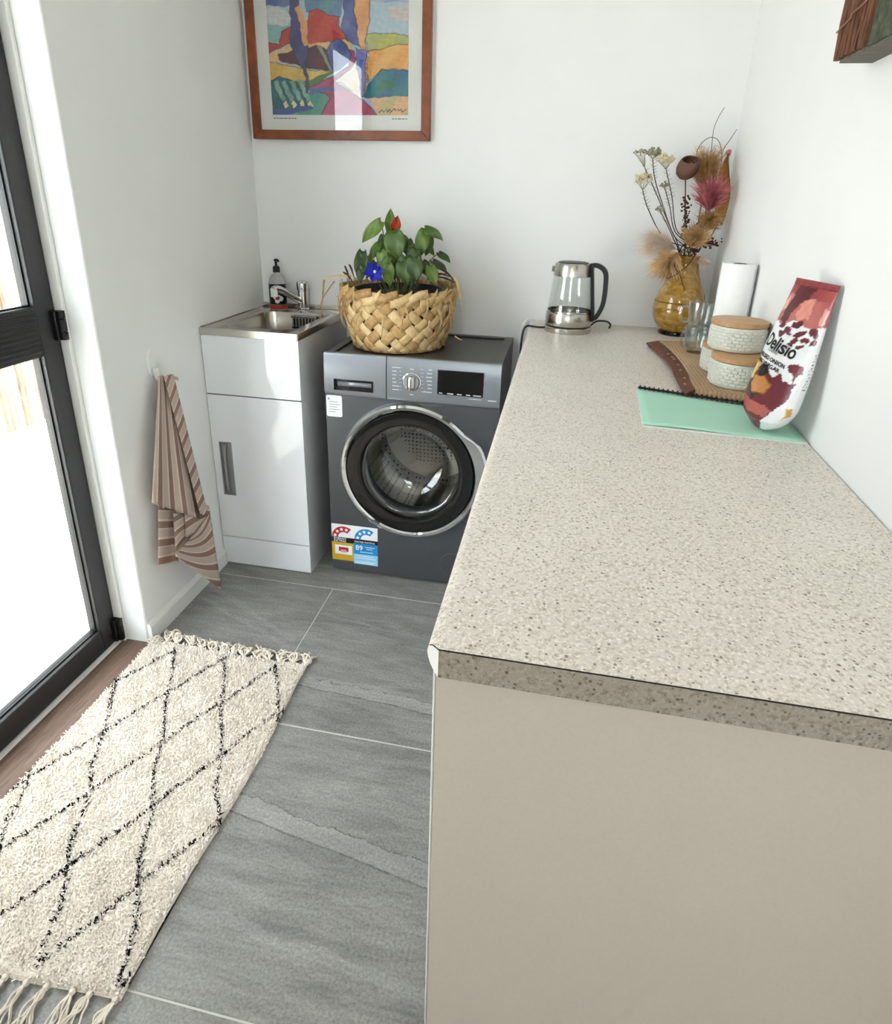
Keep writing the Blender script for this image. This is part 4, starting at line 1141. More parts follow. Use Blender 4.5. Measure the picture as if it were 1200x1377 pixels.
for z in (0.062, 0.115, 0.21, 0.33, 0.45):
    mb = MB(); mb.tube(spline([(ax - 0.008, AY0 + 0.004, AZ0 + z - 0.014), (ax - 0.009, AY0 - 0.025, AZ0 + z - 0.010), (ax - 0.0095, AY0 - 0.05, AZ0 + z - 0.006), (ax - 0.0095, AY0 - 0.056, AZ0 + z), (ax - 0.009, AY0 - 0.085, AZ0 + z + 0.003), (ax - 0.008, AY0 - 0.115, AZ0 + z + 0.010)], 5), 0.0016, 6)
    obj('twine', mb, simple('pale twine', rgb(158, 116, 86), 0.9, var=0.2), art, smooth=True)

# ------------------------------------------------------------------ hook and tea towel on the left wall
hy, hz = at(206, 488, 'x', LW + 0.005).yz
hk = thing('wall_hook', (LW, hy, hz - 0.06), 'small white oval stick-on hook on the left wall holding the towel', 'hook')
mb = MB()
mb.lathe([(0, 0.006), (0.6, 0.0055), (0.9, 0.004), (1.0, 0.0)], 32, f=lambda x, y, z: (LW + z, hy + 0.021 * x, hz + 0.042 * y))
obj('oval_plate', mb, M['trim'], hk, smooth=True)
mb = MB(); mb.tube(spline([(LW + 0.004, hy + 0.004, hz - 0.016), (LW + 0.012, hy + 0.006, hz - 0.046), (LW + 0.026, hy + 0.008, hz - 0.054), (LW + 0.036, hy + 0.010, hz - 0.040)], 6), [0.010] * 10 + [0.008] * 9, 10)
obj('hook_prong', mb, M['trim'], hk, smooth=True)
m, nt, b = newmat('striped linen towel')
uvn = node(nt, 'ShaderNodeUVMap').outputs[0]
sx = node(nt, 'ShaderNodeSeparateXYZ', {0: uvn}).outputs[0]
fr = math_(nt, 'FRACT', sx)
wv = noise(nt, coords(nt), 700, 2)
cst = ramp(nt, fr, [(0.0, rgb(198, 180, 166)), (0.42, rgb(198, 180, 166)), (0.46, rgb(222, 206, 192)), (0.54, rgb(222, 206, 192)), (0.58, rgb(152, 124, 112)), (0.92, rgb(152, 124, 112)), (0.96, rgb(222, 206, 192)), (1.0, rgb(214, 198, 184))])
nt.links.new(mixc(nt, 1.0, cst, ramp(nt, wv, [(0.3, (0.88,) * 3), (0.7, (1.08,) * 3)]), 'MULTIPLY'), b.inputs['Base Color'])
b.inputs['Roughness'].default_value = 0.9; b.inputs['Specular IOR Level'].default_value = 0.1
bump(nt, b, wv, 0.3)
M['towel'] = m
tw = MB(); TUV = []
def panel(q, xa, xb, uvf, ripple=0.006, freq=3.0, nu=14, nv=26, ph=0.0, pinch=0.0):
    """q: pixel corners TL TR BR BL; xa, xb: distance from the wall at the top and the bottom."""
    def fn(u, v):
        a = (1 - v) * ((1 - u) * q[0][0] + u * q[1][0]) + v * ((1 - u) * q[3][0] + u * q[2][0])
        c = (1 - v) * ((1 - u) * q[0][1] + u * q[1][1]) + v * ((1 - u) * q[3][1] + u * q[2][1])
        x = LW + xa + (xb - xa) * v + ripple * math.sin(freq * PI * u + ph + 0.9 * v) * (0.3 + 0.7 * v)
        TUV.append(uvf(u, v))
        return at(a, c, 'x', x)
    tw.grid(fn, nu, nv)
panel([(213, 507), (231, 503), (272, 699), (205, 676)], 0.034, 0.060, lambda u, v: (0.15 + 3.9 * u, v), 0.007, 3.2)
panel([(213, 506), (222, 505), (221, 684), (204, 676)], 0.022, 0.040, lambda u, v: (0.9 + 1.2 * u, v), 0.004, 2.0, 8)
panel([(221, 507), (233, 503), (281, 696), (269, 690)], 0.044, 0.074, lambda u, v: (0.2 + 9.0 * v + 0.9 * u, u), 0.004, 1.0, 8, ph=0.6)
panel([(213, 670), (236, 676), (240, 756), (213, 759)], 0.030, 0.034, lambda u, v: (0.3 + 3.6 * v + 0.15 * u, u), 0.006, 2.2, 10)
panel([(233, 690), (276, 690), (262, 722), (237, 750)], 0.046, 0.052, lambda u, v: (0.3 + 3.0 * v + 1.0 * u, u), 0.004, 2.0, 10)
panel([(248, 672), (281, 680), (286, 712), (250, 722)], 0.050, 0.056, lambda u, v: (0.35 + 2.0 * v + 0.8 * u, u), 0.002, 1.0, 8, 10)
panel([(262, 716), (282, 690), (298, 793), (236, 747)], 0.058, 0.104, lambda u, v: (0.1 + 5.2 * (0.30 * u + 0.85 * v), u), 0.005, 2.2, 14)
to = obj('tea_towel', tw, M['towel'], None, smooth=True, solid=0.0016, org=(LW + 0.05, -0.74, 0.06), angle=80)
uvs(to, TUV)
tag(to, 'beige and taupe striped tea towel hanging from the wall hook', 'towel')
lp = MB(); lp.tube(spline([(LW + 0.024, hy + 0.002, hz - 0.062), (LW + 0.036, hy + 0.006, hz - 0.044), (LW + 0.040, hy + 0.030, hz - 0.050), (LW + 0.046, hy + 0.05, hz - 0.060)], 6), 0.005, 8, flat=0.4)
obj('hanging_loop', lp, simple('linen loop', rgb(190, 172, 158), 0.9), to, smooth=True)

# ------------------------------------------------------------------ rug
M['pile'] = None
def mat_pile(name, a, c, var=0.5):
    m, nt, b = newmat(name)
    n1 = noise(nt, coords(nt), 7, 4, 0.6); n2 = noise(nt, coords(nt), 130, 3, 0.6)
    f_ = math_(nt, 'ADD', math_(nt, 'MULTIPLY', n1, 0.6), math_(nt, 'MULTIPLY', n2, 0.4))
    nt.links.new(ramp(nt, f_, [(0.3, a), (0.7, c)]), b.inputs['Base Color'])
    b.inputs['Roughness'].default_value = 0.95; b.inputs['Specular IOR Level'].default_value = 0.05
    return m
M['pile'] = mat_pile('cream wool pile', rgb(236, 225, 210), rgb(252, 246, 237))
M['pile_black'] = mat_pile('black wool pile', rgb(22, 20, 24), rgb(44, 40, 46))
M['yarn'] = mat_pile('cream tassel yarn', rgb(216, 206, 190), rgb(238, 230, 216))
RX0, RX1, RY0, RY1 = 0.033, 0.548, -1.762, -0.935
rug = thing('woven_rug', ((RX0 + RX1) / 2, (RY0 + RY1) / 2, 0.0), 'cream shaggy rug with a black diamond lattice and tasselled ends', 'rug')
def redge(x, y):                 # the rug's outline is slightly uneven
    return x + 0.006 * math.sin(y * 9.0 + 0.5), y + 0.005 * math.sin(x * 14.0)
mb = MB()
def fn(u, v):
    x, y = redge(RX0 + (RX1 - RX0) * u, RY0 + (RY1 - RY0) * v)
    e = min(u, 1 - u) * 0.515; e2 = min(v, 1 - v) * 0.83
    return (x, y, 0.001 + 0.010 * min(1, e / 0.010) ** 0.5 * min(1, max(e2, 0.0) / 0.010) ** 0.5 + 0.0012 * math.sin(40 * u) * math.sin(50 * v))
mb.grid(fn, 60, 90)
mb.add([(*redge(RX0, RY0), 0.0), (*redge(RX1, RY0), 0.0), (*redge(RX1, RY1), 0.0), (*redge(RX0, RY1), 0.0)], [(0, 3, 2, 1)])
obj('backing', mb, M['pile'], rug, smooth=True)
# lattice of the diamonds
LXN, LYN, LX0, LY0 = 0.0825, 0.1555, 0.0475, -0.965
def lattice_d(x, y):
    """distance to the nearest diagonal line of the lattice"""
    p = (x - LX0) / LXN; r = (LY0 - y) / LYN
    wb = 0.055 * np.sin(p * 3.1 + r * 1.7) + 0.04 * np.sin(r * 5.3)
    a = p - r + wb; c = p + r + wb * 0.7
    # lines where a - 1 or c - 1 is an even number
    da = np.abs(((a - 1 + 1) % 2) - 1); dc = np.abs(((c - 1 + 1) % 2) - 1)
    s_ = 1 / math.hypot(1 / LXN, 1 / LYN)
    return np.minimum(da, dc) * s_
def tufts(P, black, h0, h1, seed):
    g = np.random.default_rng(seed); n = len(P)
    ang = g.uniform(0, 2 * PI, n); lean = g.uniform(0.2, 1.0, n); h = g.uniform(h0, h1, n); w_ = g.uniform(0.0010, 0.0019, n)
    d = np.stack([np.cos(ang), np.sin(ang)], 1); s_ = np.stack([-np.sin(ang), np.cos(ang)], 1)
    verts = []
    for t, k, ww in ((0.0, 0.0, 1.0), (0.45, 0.55, 1.1), (0.80, 1.0, 0.9), (1.0 if not black else 0.95, 1.45, 0.35)):
        c = P + d * (lean * h * k)[:, None] * 0.75
        ed = np.clip(np.minimum(np.minimum(P[:, 0] - RX0, RX1 - P[:, 0]), np.minimum(P[:, 1] - RY0, RY1 - P[:, 1])) / 0.010, 0.0, 1.0) ** 0.5
        z = 0.002 + 0.007 * ed + h * (t if t < 0.9 else 0.84)
        for sg in (-1, 1):
            q = c + s_ * (w_ * ww * sg)[:, None]
            verts.append(np.stack([q[:, 0], q[:, 1], z], 1))
    Vt = np.stack(verts, 1).reshape(-1, 3)
    b0 = (np.arange(n) * 8)[:, None]
    F = np.concatenate([b0 + np.array(f)[None] for f in ((0, 1, 3, 2), (2, 3, 5, 4), (4, 5, 7, 6))], 0)
    mb = MB(); mb.v = Vt.tolist(); mb.f = [tuple(f) for f in F.tolist()]
    return mb
sp_ = 0.0029
gx, gy = np.meshgrid(np.arange(RX0 + 0.001, RX1 + 0.001, sp_), np.arange(RY0 + 0.001, RY1 + 0.001, sp_))
P = np.stack([gx.ravel(), gy.ravel()], 1) + rng.uniform(-0.0016, 0.0016, (gx.size, 2))
P = np.stack([P[:, 0] + 0.006 * np.sin(P[:, 1] * 9.0 + 0.5), P[:, 1] + 0.005 * np.sin(P[:, 0] * 14.0)], 1)
ld = lattice_d(P[:, 0], P[:, 1]) + rng.normal(0, 0.0011, len(P))
edge = (P[:, 1] > RY1 - 0.022) | (P[:, 1] < RY0 + 0.018)
bl = (ld < 0.0031) & ~edge & (rng.random(len(P)) < 0.86)
o = obj('cream_pile', tufts(P[~bl], False, 0.004, 0.0095, 3), M['pile'], rug, smooth=True, angle=180); o['kind'] = 'stuff'
o = obj('black_pile', tufts(P[bl], True, 0.005, 0.010, 4), M['pile_black'], rug, smooth=True, angle=180); o['kind'] = 'stuff'
def tassel(x, y, dy, L, messy, n=8):
    mb = MB()
    base = V((x, y, 0.008)); mb.sphere(base, 0.0062, 8, 5)
    ax_ = random.uniform(-0.25, 0.25)
    for k in range(n):
        l = L * random.uniform(0.75, 1.1); a = ax_ + random.uniform(-0.25, 0.25) * (1 + messy); cx = random.uniform(-1, 1) * (0.006 + 0.012 * messy)
        pts = [base]
        for j in range(1, 6):
            t = j / 5
            pts.append(V((x + l * t * math.sin(a) + cx * math.sin(t * PI * (1 + messy)) + random.uniform(-1, 1) * 0.002 * (1 + 2 * messy), y + dy * l * t * math.cos(a) * (1 - 0.3 * messy * t), 0.0025 + 0.006 * (1 - t) + random.uniform(0, 0.004 + 0.018 * messy) * math.sin(t * PI))))
        mb.tube(spline(pts, 3), 0.0016 + 0.0005 * messy, 5)
    return mb
for k in range(13):
    x, y = redge(RX0 + 0.012 + k * 0.041 + random.uniform(-0.005, 0.005), RY0 - 0.004)
    obj('tassel', tassel(x, y, -1, random.uniform(0.055, 0.08), 0.25), M['yarn'], rug, smooth=True)
for k in range(14):
    x, y = redge(RX0 + 0.010 + k * 0.0385 + random.uniform(-0.006, 0.006), RY1 + 0.003)
    if y > JY - 0.02 and x < 0.055: y = JY - 0.016
    obj('tassel', tassel(max(x, 0.04), y, 1, random.uniform(0.045, 0.070), 1.0, 10), M['yarn'], rug, smooth=True)

# ------------------------------------------------------------------ glass kettle
KX, KY = 1.228, -0.165
kt = thing('glass_kettle', (KX, KY, HC), 'clear glass kettle with steel lid and black handle at the back of the worktop', 'kettle')
def KL(p, n=48): return MB().lathe(p, n, (KX, KY, HC))
obj('power_base', KL([(0, 0.0), (0.080, 0.0), (0.081, 0.004), (0.081, 0.016), (0.078, 0.019), (0, 0.019)]), M['steel'], kt, smooth=True)
obj('base_gap', KL([(0.076, 0.0185), (0.077, 0.024)]), M['black'], kt, smooth=True)
obj('steel_skirt', KL([(0.0, 0.0242), (0.077, 0.0242), (0.0785, 0.027), (0.0775, 0.064), (0.0755, 0.067), (0.074, 0.067), (0.074, 0.060), (0.0, 0.060)]), M['steel'], kt, smooth=True)
obj('jug_glass', KL([(0.0735, 0.0605), (0.0745, 0.075), (0.068, 0.13), (0.0615, 0.188), (0.0603, 0.188), (0.0668, 0.13), (0.0732, 0.075), (0.0722, 0.062)]), M['clear'], kt, smooth=True)
obj('water_ring', KL([(0.0748, 0.067), (0.0752, 0.070), (0.0748, 0.073)]), M['chrome'], kt, smooth=True)
obj('lid_band', KL([(0.0600, 0.186), (0.0628, 0.187), (0.0610, 0.222), (0.056, 0.229), (0.0, 0.230)]), M['steel'], kt, smooth=True)
obj('lid_top', KL([(0.0, 0.2335), (0.044, 0.2325), (0.050, 0.2305), (0.050, 0.2295), (0, 0.2295)]), M['black'], kt, smooth=True)
ha = math.radians(-8); hd_ = V((math.cos(ha), math.sin(ha), 0))
def kp(r, z): return V((KX, KY, HC + z)) + hd_ * r
def bar(pts, w_, th, k=6):       # flat bar following a path in the handle plane
    P_ = spline(pts, k); sd = V((-hd_.y, hd_.x, 0)); mb = MB(); vv = []; ff = []
    for i, p in enumerate(P_):
        t = (P_[min(i + 1, len(P_) - 1)] - P_[max(i - 1, 0)]).normalized(); nrm = t.cross(sd).normalized()
        for a, c in ((-1, -1), (1, -1), (1, 1), (-1, 1)): vv.append(p + sd * (a * w_ / 2) + nrm * (c * th / 2))
    for i in range(len(P_) - 1):
        for k2 in range(4): ff.append((i * 4 + k2, i * 4 + (k2 + 1) % 4, i * 4 + 4 + (k2 + 1) % 4, i * 4 + 4 + k2))
    e = (len(P_) - 1) * 4
    ff += [(3, 2, 1, 0), (e, e + 1, e + 2, e + 3)]
    return mb.add(vv, ff)
obj('handle', bar([kp(0.055, 0.222), kp(0.080, 0.224), kp(0.106, 0.205), kp(0.112, 0.160), kp(0.110, 0.10), kp(0.094, 0.058), kp(0.076, 0.048)], 0.026, 0.015), M['black'], kt, bevel=0.004, seg=3)
obj('handle_spine', bar([kp(0.062, 0.222), kp(0.066, 0.188), kp(0.0725, 0.13), kp(0.079, 0.075), kp(0.081, 0.040)], 0.034, 0.010), M['black'], kt, bevel=0.003)
obj('spout_lip', MB().prism([(-0.014, 0.0), (0.014, 0.0), (0.0, -0.014)], 0.196, 0.216, lambda a, b_, c: tuple(V((KX, KY, HC + c)) - hd_ * (0.058 - b_) + V((-hd_.y, hd_.x, 0)) * a)), M['steel'], kt, bevel=0.003)
cd = MB(); cd.tube(spline([(KX - 0.079, KY + 0.004, HC + 0.006), (KX - 0.10, KY + 0.006, HC + 0.0045), (CX + 0.012, KY + 0.02, HC + 0.004), (CX - 0.004, KY + 0.018, HC + 0.002), (CX - 0.014, KY + 0.012, HC - 0.02), (CX - 0.018, KY + 0.005, HC - 0.10), (CX - 0.02, KY + 0.02, HC - 0.40), (CX - 0.02, -0.03, HC - 0.62)], 7), 0.0036, 8)
tag(obj('kettle_cord', cd, M['black'], None, smooth=True, org=(CX, KY + 0.02, HC)), 'black cord leaving the kettle over the worktop edge', 'cord')
cd = MB(); cd.tube(spline([(KX + 0.075, KY + 0.06, HC + 0.0045), (KX + 0.10, KY + 0.09, HC + 0.022), (KX + 0.135, KY + 0.09, HC + 0.024), (KX + 0.150, KY + 0.085, HC + 0.014), (KX + 0.146, KY + 0.075, HC + 0.0036)], 6), 0.0034, 8)
tag(obj('spare_cord', cd, M['black'], None, smooth=True, org=(KX + 0.11, KY + 0.08, HC)), 'short loop of black cord behind the kettle handle', 'cord')
hs = MB(); hs.tube(spline([(CX - 0.006, -0.035, HC + 0.010), (CX - 0.022, -0.040, HC - 0.02), (CX - 0.030, -0.040, HC - 0.08), (CX - 0.032, -0.040, HC - 0.35), (CX - 0.03, -0.035, 0.10)], 8), 0.0065, 10)
tag(obj('drain_hose', hs, M['trim'], None, smooth=True, org=(CX - 0.03, -0.04, 0.10)), 'white hose hanging between washing machine and worktop', 'hose')

# ------------------------------------------------------------------ amber vase and dried flowers
VX, VY = 1.597, -0.097
m, nt, b = newmat('amber glass')
n1 = noise(nt, coords(nt, (1, 1, 1.8)), 16, 5, 0.65, 1.6)
nt.links.new(ramp(nt, n1, [(0.32, rgb(150, 104, 22)), (0.52, rgb(196, 150, 52)), (0.70, rgb(224, 192, 124))]), b.inputs['Base Color'])
b.inputs['Transmission Weight'].default_value = 0.35; b.inputs['Roughness'].default_value = 0.06; b.inputs['IOR'].default_value = 1.45
b.inputs['Coat Weight'].default_value = 0.6; b.inputs['Coat Roughness'].default_value = 0.02
M['amber'] = m
vz = thing('amber_vase', (VX, VY, HC), 'rounded amber glass vase on a black foot in the worktop corner', 'vase')
vp = [(r * 0.90, z * 0.955) for r, z in [(0.056, 0.0140), (0.068, 0.022), (0.086, 0.045), (0.0945, 0.070), (0.096, 0.090), (0.092, 0.118), (0.080, 0.150), (0.064, 0.182), (0.0525, 0.210), (0.046, 0.240), (0.0445, 0.262), (0.048, 0.275)]]
obj('vase_body', MB().lathe([(0, 0.0134)] + vp + [(r - 0.003, z) for r, z in vp[::-1]] + [(0, 0.017)], 56, (VX, VY, HC)), M['amber'], vz, smooth=True)
obj('foot', MB().lathe([(0, 0.0), (0.057, 0.0), (0.059, 0.003), (0.058, 0.011), (0.051, 0.0134), (0, 0.0134)], 48, (VX, VY, HC)), M['gloss_black'], vz, smooth=True)
obj('band_line', MB().lathe([(0.0834, 0.1112), (0.0838, 0.1122), (0.0828, 0.1142)], 56, (VX, VY, HC)), simple('dark amber line', rgb(96, 64, 14), 0.2), vz, smooth=True)
FG = 'dried stems in the amber vase'
def vpx(cu_, cv_, y=-0.10):      # from the close-up's units
    return at(820 + cu_ / 4.305, 140 + cv_ / 4.305, 'y', y)
MOUTH = V((VX, VY, HC + 0.258))
def mouth(i):
    a = i * 2.4
    return MOUTH + V((0.026 * math.cos(a), 0.026 * math.sin(a), 0))
def sunk(i):
    a = i * 2.4 + 2.5
    return V((VX + 0.03 * math.cos(a), VY + 0.03 * math.sin(a), HC + 0.045))
M['stem_dark'] = simple('dark dried stem', rgb(66, 52, 42), 0.8, var=0.3)
M['stem_tan'] = simple('tan dried stem', rgb(142, 112, 78), 0.8, var=0.3)
M['cream_fl'] = simple('cream dried florets', rgb(222, 208, 172), 0.9, var=0.25, scale=90)
M['grey_fl'] = simple('grey green florets', rgb(150, 146, 122), 0.9, var=0.35, scale=90)
M['pod'] = simple('brown seed pod', rgb(104, 70, 56), 0.7, var=0.15, scale=40, bmp=0.2)
M['pampas'] = simple('beige plume', rgb(216, 180, 130), 0.95, var=0.2, scale=60)
M['pampas_pale'] = simple('pale blush plume', rgb(232, 214, 194), 0.95, var=0.15, scale=60)
M['golden'] = simple('golden brown plume', rgb(196, 156, 100), 0.95, var=0.25, scale=60)
M['pink_fl'] = simple('dusty pink petals', rgb(216, 134, 138), 0.9, var=0.25, scale=80)
M['brown_leaf'] = simple('golden brown dried leaf', rgb(172, 116, 56), 0.6, var=0.3, scale=30, bmp=0.3)
M['dark_seed'] = simple('dark brown seed heads', rgb(72, 46, 40), 0.85, var=0.35, scale=60)
cnt = [0]
def flower(name, label, cat, pts, stem_r=0.0016, mat='stem_dark'):
    """a stem from inside the vase through its mouth along pts (world)"""
    i = cnt[0]; cnt[0] += 1
    o = thing(name, sunk(i), label, cat, FG)
    P_ = spline([sunk(i), mouth(i)] + pts, 6)
    obj('stem', MB().tube(P_, [stem_r] * (len(P_) - 4) + [stem_r * 0.9] * 4, 6), M[mat], o, smooth=True)
    return o
def tuft_head(c, axis, L, R, n, w_, curl=0.5, spread=1.0, seed=0):
    """many fine blades springing from c along axis"""
    g = random.Random(seed); a = Vector(axis).normalized(); s_ = a.orthogonal().normalized(); t_ = a.cross(s_)
    mb = MB()
    for k in range(n):
        th = g.uniform(0, 2 * PI); pol = math.sqrt(g.random()) * spread
        d = (a * math.cos(pol) + (s_ * math.cos(th) + t_ * math.sin(th)) * math.sin(pol))
        st = Vector(c) + a * (L * g.uniform(0.0, 0.35))
        l = L * g.uniform(0.55, 1.0) * (R / L * math.sin(pol) + math.cos(pol)) * 0.75
        side = d.orthogonal().normalized(); cv_ = Vector((g.uniform(-1, 1), g.uniform(-1, 1), g.uniform(-1.2, 0.3))) * curl * l
        p0, p1, p2 = st, st + d * l * 0.55 + cv_ * 0.2, st + d * l + cv_ * 0.6
        ww = w_ * g.uniform(0.7, 1.2)
        mb.add([p0 - side * ww * 0.5, p0 + side * ww * 0.5, p1 + side * ww, p1 - side * ww, p2], [(0, 1, 2, 3), (3, 2, 4)])
    return mb
def floret_head(c, R, n, r, seed=0, sc=(1, 1, 0.8)):
    g = random.Random(seed); mb = MB()
    for k in range(n):
        a = g.uniform(0, 2 * PI); q = math.sqrt(g.random()); z = g.uniform(-0.4, 1) * math.sqrt(max(0, 1 - q * q))
        mb.sphere((c[0] + R * q * math.cos(a) * sc[0], c[1] + R * q * math.sin(a) * sc[1], c[2] + R * z * sc[2]), r * g.uniform(0.7, 1.3), 6, 4)
    return mb
yr = [('cream', (195, 440), 0.030, [(320, 780), (225, 610), (192, 500)], 'round cream dried flower head, lowest and leftmost in the vase'),
      ('grey', (178, 285), 0.020, [(345, 700), (280, 540), (205, 370)], 'small greyish dried flower head, leftmost tall stem in the vase'),
      ('grey', (258, 285), 0.022, [(372, 760), (300, 560), (262, 430), (250, 320)], 'grey-green dried flower head between two cream ones in the vase'),
      ('cream', (320, 325), 0.027, [(385, 720), (362, 540), (328, 380)], 'cream dried flower head, tallest and rightmost of the pale clusters'),
      ('grey', (292, 612), 0.014, [(370, 780), (330, 690), (296, 625)], 'tiny grey-green dried sprig low on the left of the bouquet'),
      ('grey', (318, 470), 0.014, [(380, 740), (350, 600), (320, 485)], 'thin grey sprig in the middle of the pale dried stems')]
for k, (kind, hd_px, R, pth, lab_) in enumerate(yr):
    y = -0.115 - 0.012 * k
    c = vpx(*hd_px, y)
    o = flower('dried_yarrow', lab_, 'dried flower', [vpx(u, v, y) for u, v in pth])
    obj('flower_head', floret_head(c, R, 60 if R > 0.02 else 26, 0.0042 if R > 0.02 else 0.003, k), M['cream_fl' if kind == 'cream' else 'grey_fl'], o, smooth=True)
    br = MB()
    base = vpx(*pth[-1], y)
    for j in range(9):
        a = j * 0.7; br.tube([base, (base + c) / 2 + V((R * 0.4 * math.cos(a), R * 0.4 * math.sin(a), 0)), c + V((R * 0.75 * math.cos(a), R * 0.75 * math.sin(a), -R * 0.1))], 0.0008, 4)
    for j in range(14):          # short dry leaves along the stem
        a0 = vpx(*pth[-2], y); q = base + (a0 - base) * (j / 13)
        s_ = 1 if j % 2 else -1; br.tube([q, q + V((s_ * random.uniform(0.006, 0.014), random.uniform(-0.006, 0.006), random.uniform(0.003, 0.010)))], [0.0012, 0.0003], 4)
    obj('sprigs', br, M['grey_fl'], o, smooth=True)
# bell-shaped pod
y = -0.14; c = vpx(452, 372, y)
o = flower('seed_pod', 'dark brown cup-shaped seed pod on a straight stem in the vase', 'seed pod', [vpx(438, 780, y), vpx(438, 640, y), vpx(440, 430, y)], 0.0022)
obj('cup', MB().lathe([(0.004, -0.031), (0.018, -0.029), (0.029, -0.018), (0.0335, -0.002), (0.0325, 0.012), (0.028, 0.025), (0.025, 0.029), (0.0225, 0.027), (0.027, 0.010), (0.027, -0.004), (0.015, -0.020), (0, -0.022)], 32, f=lambda x_, y_, z_: (c.x + x_ + 0.12 * z_, c.y + y_ * 0.848 - z_ * 0.53, c.z + z_ * 0.848 + y_ * 0.53)), M['pod'], o, smooth=True)
# dark seedy branches
for k, (pth, lab_) in enumerate((([(450, 780), (440, 660), (440, 545)], 'dark brown knobbly seed branch below the cup-shaped pod'), ([(480, 850), (560, 800), (630, 800)], 'dark brown seed branch poking out right near the vase neck'), ([(470, 780), (540, 680), (600, 690)], 'dark brown seed branch under the pink tuft'))):
    y = -0.15 if k == 0 else -0.13
    P_ = [vpx(u, v, y) for u, v in pth]
    o = flower('seed_branch', lab_, 'dried branch', P_, 0.0018)
    mb = MB(); g = random.Random(k)
    for j in range(80):
        t = j / 80; q = P_[0].lerp(P_[1], t * 2) if t < 0.5 else P_[1].lerp(P_[2], t * 2 - 1)
        d = V((g.uniform(-1, 1), g.uniform(-1, 1), g.uniform(-1, 1))).normalized() * g.uniform(0.003, 0.020)
        mb.sphere(q + d, g.uniform(0.002, 0.0045), 6, 4)
    obj('seeds', mb, M['dark_seed'], o, smooth=True)
# plumes and tufts: (name, label, category, base, tip, radius, blades, width, material, spread)
pls = [('plume', 'golden brown feathery plume at the top right of the bouquet', (545, 520), (575, 240), 0.034, 620, 0.0011, 'golden', 0.55, -0.11, 0.5),
       ('tuft_flower', 'dusty pink dried tuft on the right of the bouquet', (570, 620), (605, 440), 0.040, 420, 0.0022, 'pink_fl', 0.95, -0.150, 0.4),
       ('tuft_flower', 'beige curly dried flower just above the vase neck', (470, 830), (520, 700), 0.036, 380, 0.0020, 'pampas', 1.1, -0.165, 0.6),
       ('tuft_flower', 'large beige curly dried flower drooping over the front of the vase', (400, 860), (300, 960), 0.048, 560, 0.0021, 'pampas', 1.15, -0.175, 0.6),
       ('plume', 'pale blush wispy plume spreading left over the vase', (390, 840), (190, 770), 0.042, 420, 0.0010, 'pampas_pale', 0.62, -0.140, 0.5),
       ('plume', 'small pale wisp hanging to the right of the vase neck', (480, 870), (575, 930), 0.016, 90, 0.0010, 'pampas_pale', 0.45, -0.11, 0.4),
       ('tuft_flower', 'brown and blush dried tuft between the pink and beige ones', (540, 730), (610, 620), 0.034, 260, 0.0020, 'golden', 1.0, -0.135, 0.6)]
for k, (nm, lab_, bs_, tp_, R, n_, w_, mt_, spd, y, curl) in enumerate(pls):
    b0 = vpx(*bs_, y); t0 = vpx(*tp_, y - 0.012)
    o = flower(nm, lab_, 'dried flower', [b0 * 0.9 + MOUTH * 0.1, b0], 0.0018, 'stem_tan')
    L_ = (t0 - b0).length * (1.30 if spd > 0.9 else 1.12); n_ = int(n_ * 1.8)
    obj('plume_head', tuft_head(b0, t0 - b0, L_, R, n_, w_, curl, spd, k), M[mt_], o)
    core = MB(); core.sphere(b0 + (t0 - b0) * 0.40, 1.0, 12, 8, (R * 0.42, R * 0.42, R * 0.42))
    if spd > 0.9: obj('flower_core', core, M[mt_], o, smooth=True)
# golden brown leaf, skeleton leaf and two long blades
y = -0.075
o = flower('dried_leaf', 'tall golden brown curled leaf against the right wall', 'dried leaf', [vpx(560, 800, y), vpx(640, 660, y)], 0.002, 'stem_tan')
obj('blade', leaf_mb(vpx(640, 670, y), vpx(698, 285, y), V((-0.6, -0.8, 0.1)), 0.052, 0.5, -0.05, 14, 4), M['brown_leaf'], o, smooth=True, solid=0.0008, angle=80)
obj('blade_curl', MB().tube(spline([vpx(690, 300, y), vpx(700, 272, y), vpx(682, 274, y), vpx(678, 296, y)], 5), 0.004, 6), M['pink_fl'], o, smooth=True)
y = -0.085
o = flower('skeleton_leaf', 'arched see-through skeleton leaf at the top of the bouquet', 'dried leaf', [vpx(520, 800, y), vpx(570, 560, y)], 0.0016, 'stem_tan')
rim = [vpx(u, v, y) for u, v in ((560, 520), (505, 330), (520, 245), (575, 195), (625, 205), (648, 270), (640, 380), (580, 520))]
mb = MB(); mb.tube(spline(rim, 6), 0.0013, 6); obj('leaf_rim', mb, M['stem_tan'], o, smooth=True)
mb = MB()
for j in range(7):
    v_ = 230 + 32 * j
    mb.tube(spline([vpx(585, v_ + 60, y), vpx(545, v_ + 16, y), vpx(512 + 3 * j, v_ + 30, y)], 4), 0.0006, 4); mb.tube(spline([vpx(585, v_ + 60, y), vpx(615, v_ + 10, y), vpx(642, v_ + 26, y)], 4), 0.0006, 4)
obj('leaf_veins', mb, M['stem_tan'], o, smooth=True)
for pth, lab_ in (([(520, 820), (575, 500), (597, 190), (625, 90), (665, 20)], 'longest thin grass stalk curving above the bouquet'), ([(540, 800), (600, 500), (655, 280), (695, 210), (738, 145)], 'thin grass stalk leaning right above the bouquet')):
    o = flower('grass_stalk', lab_, 'grass stalk', [vpx(u, v, -0.07) for u, v in pth], 0.0009, 'stem_dark')
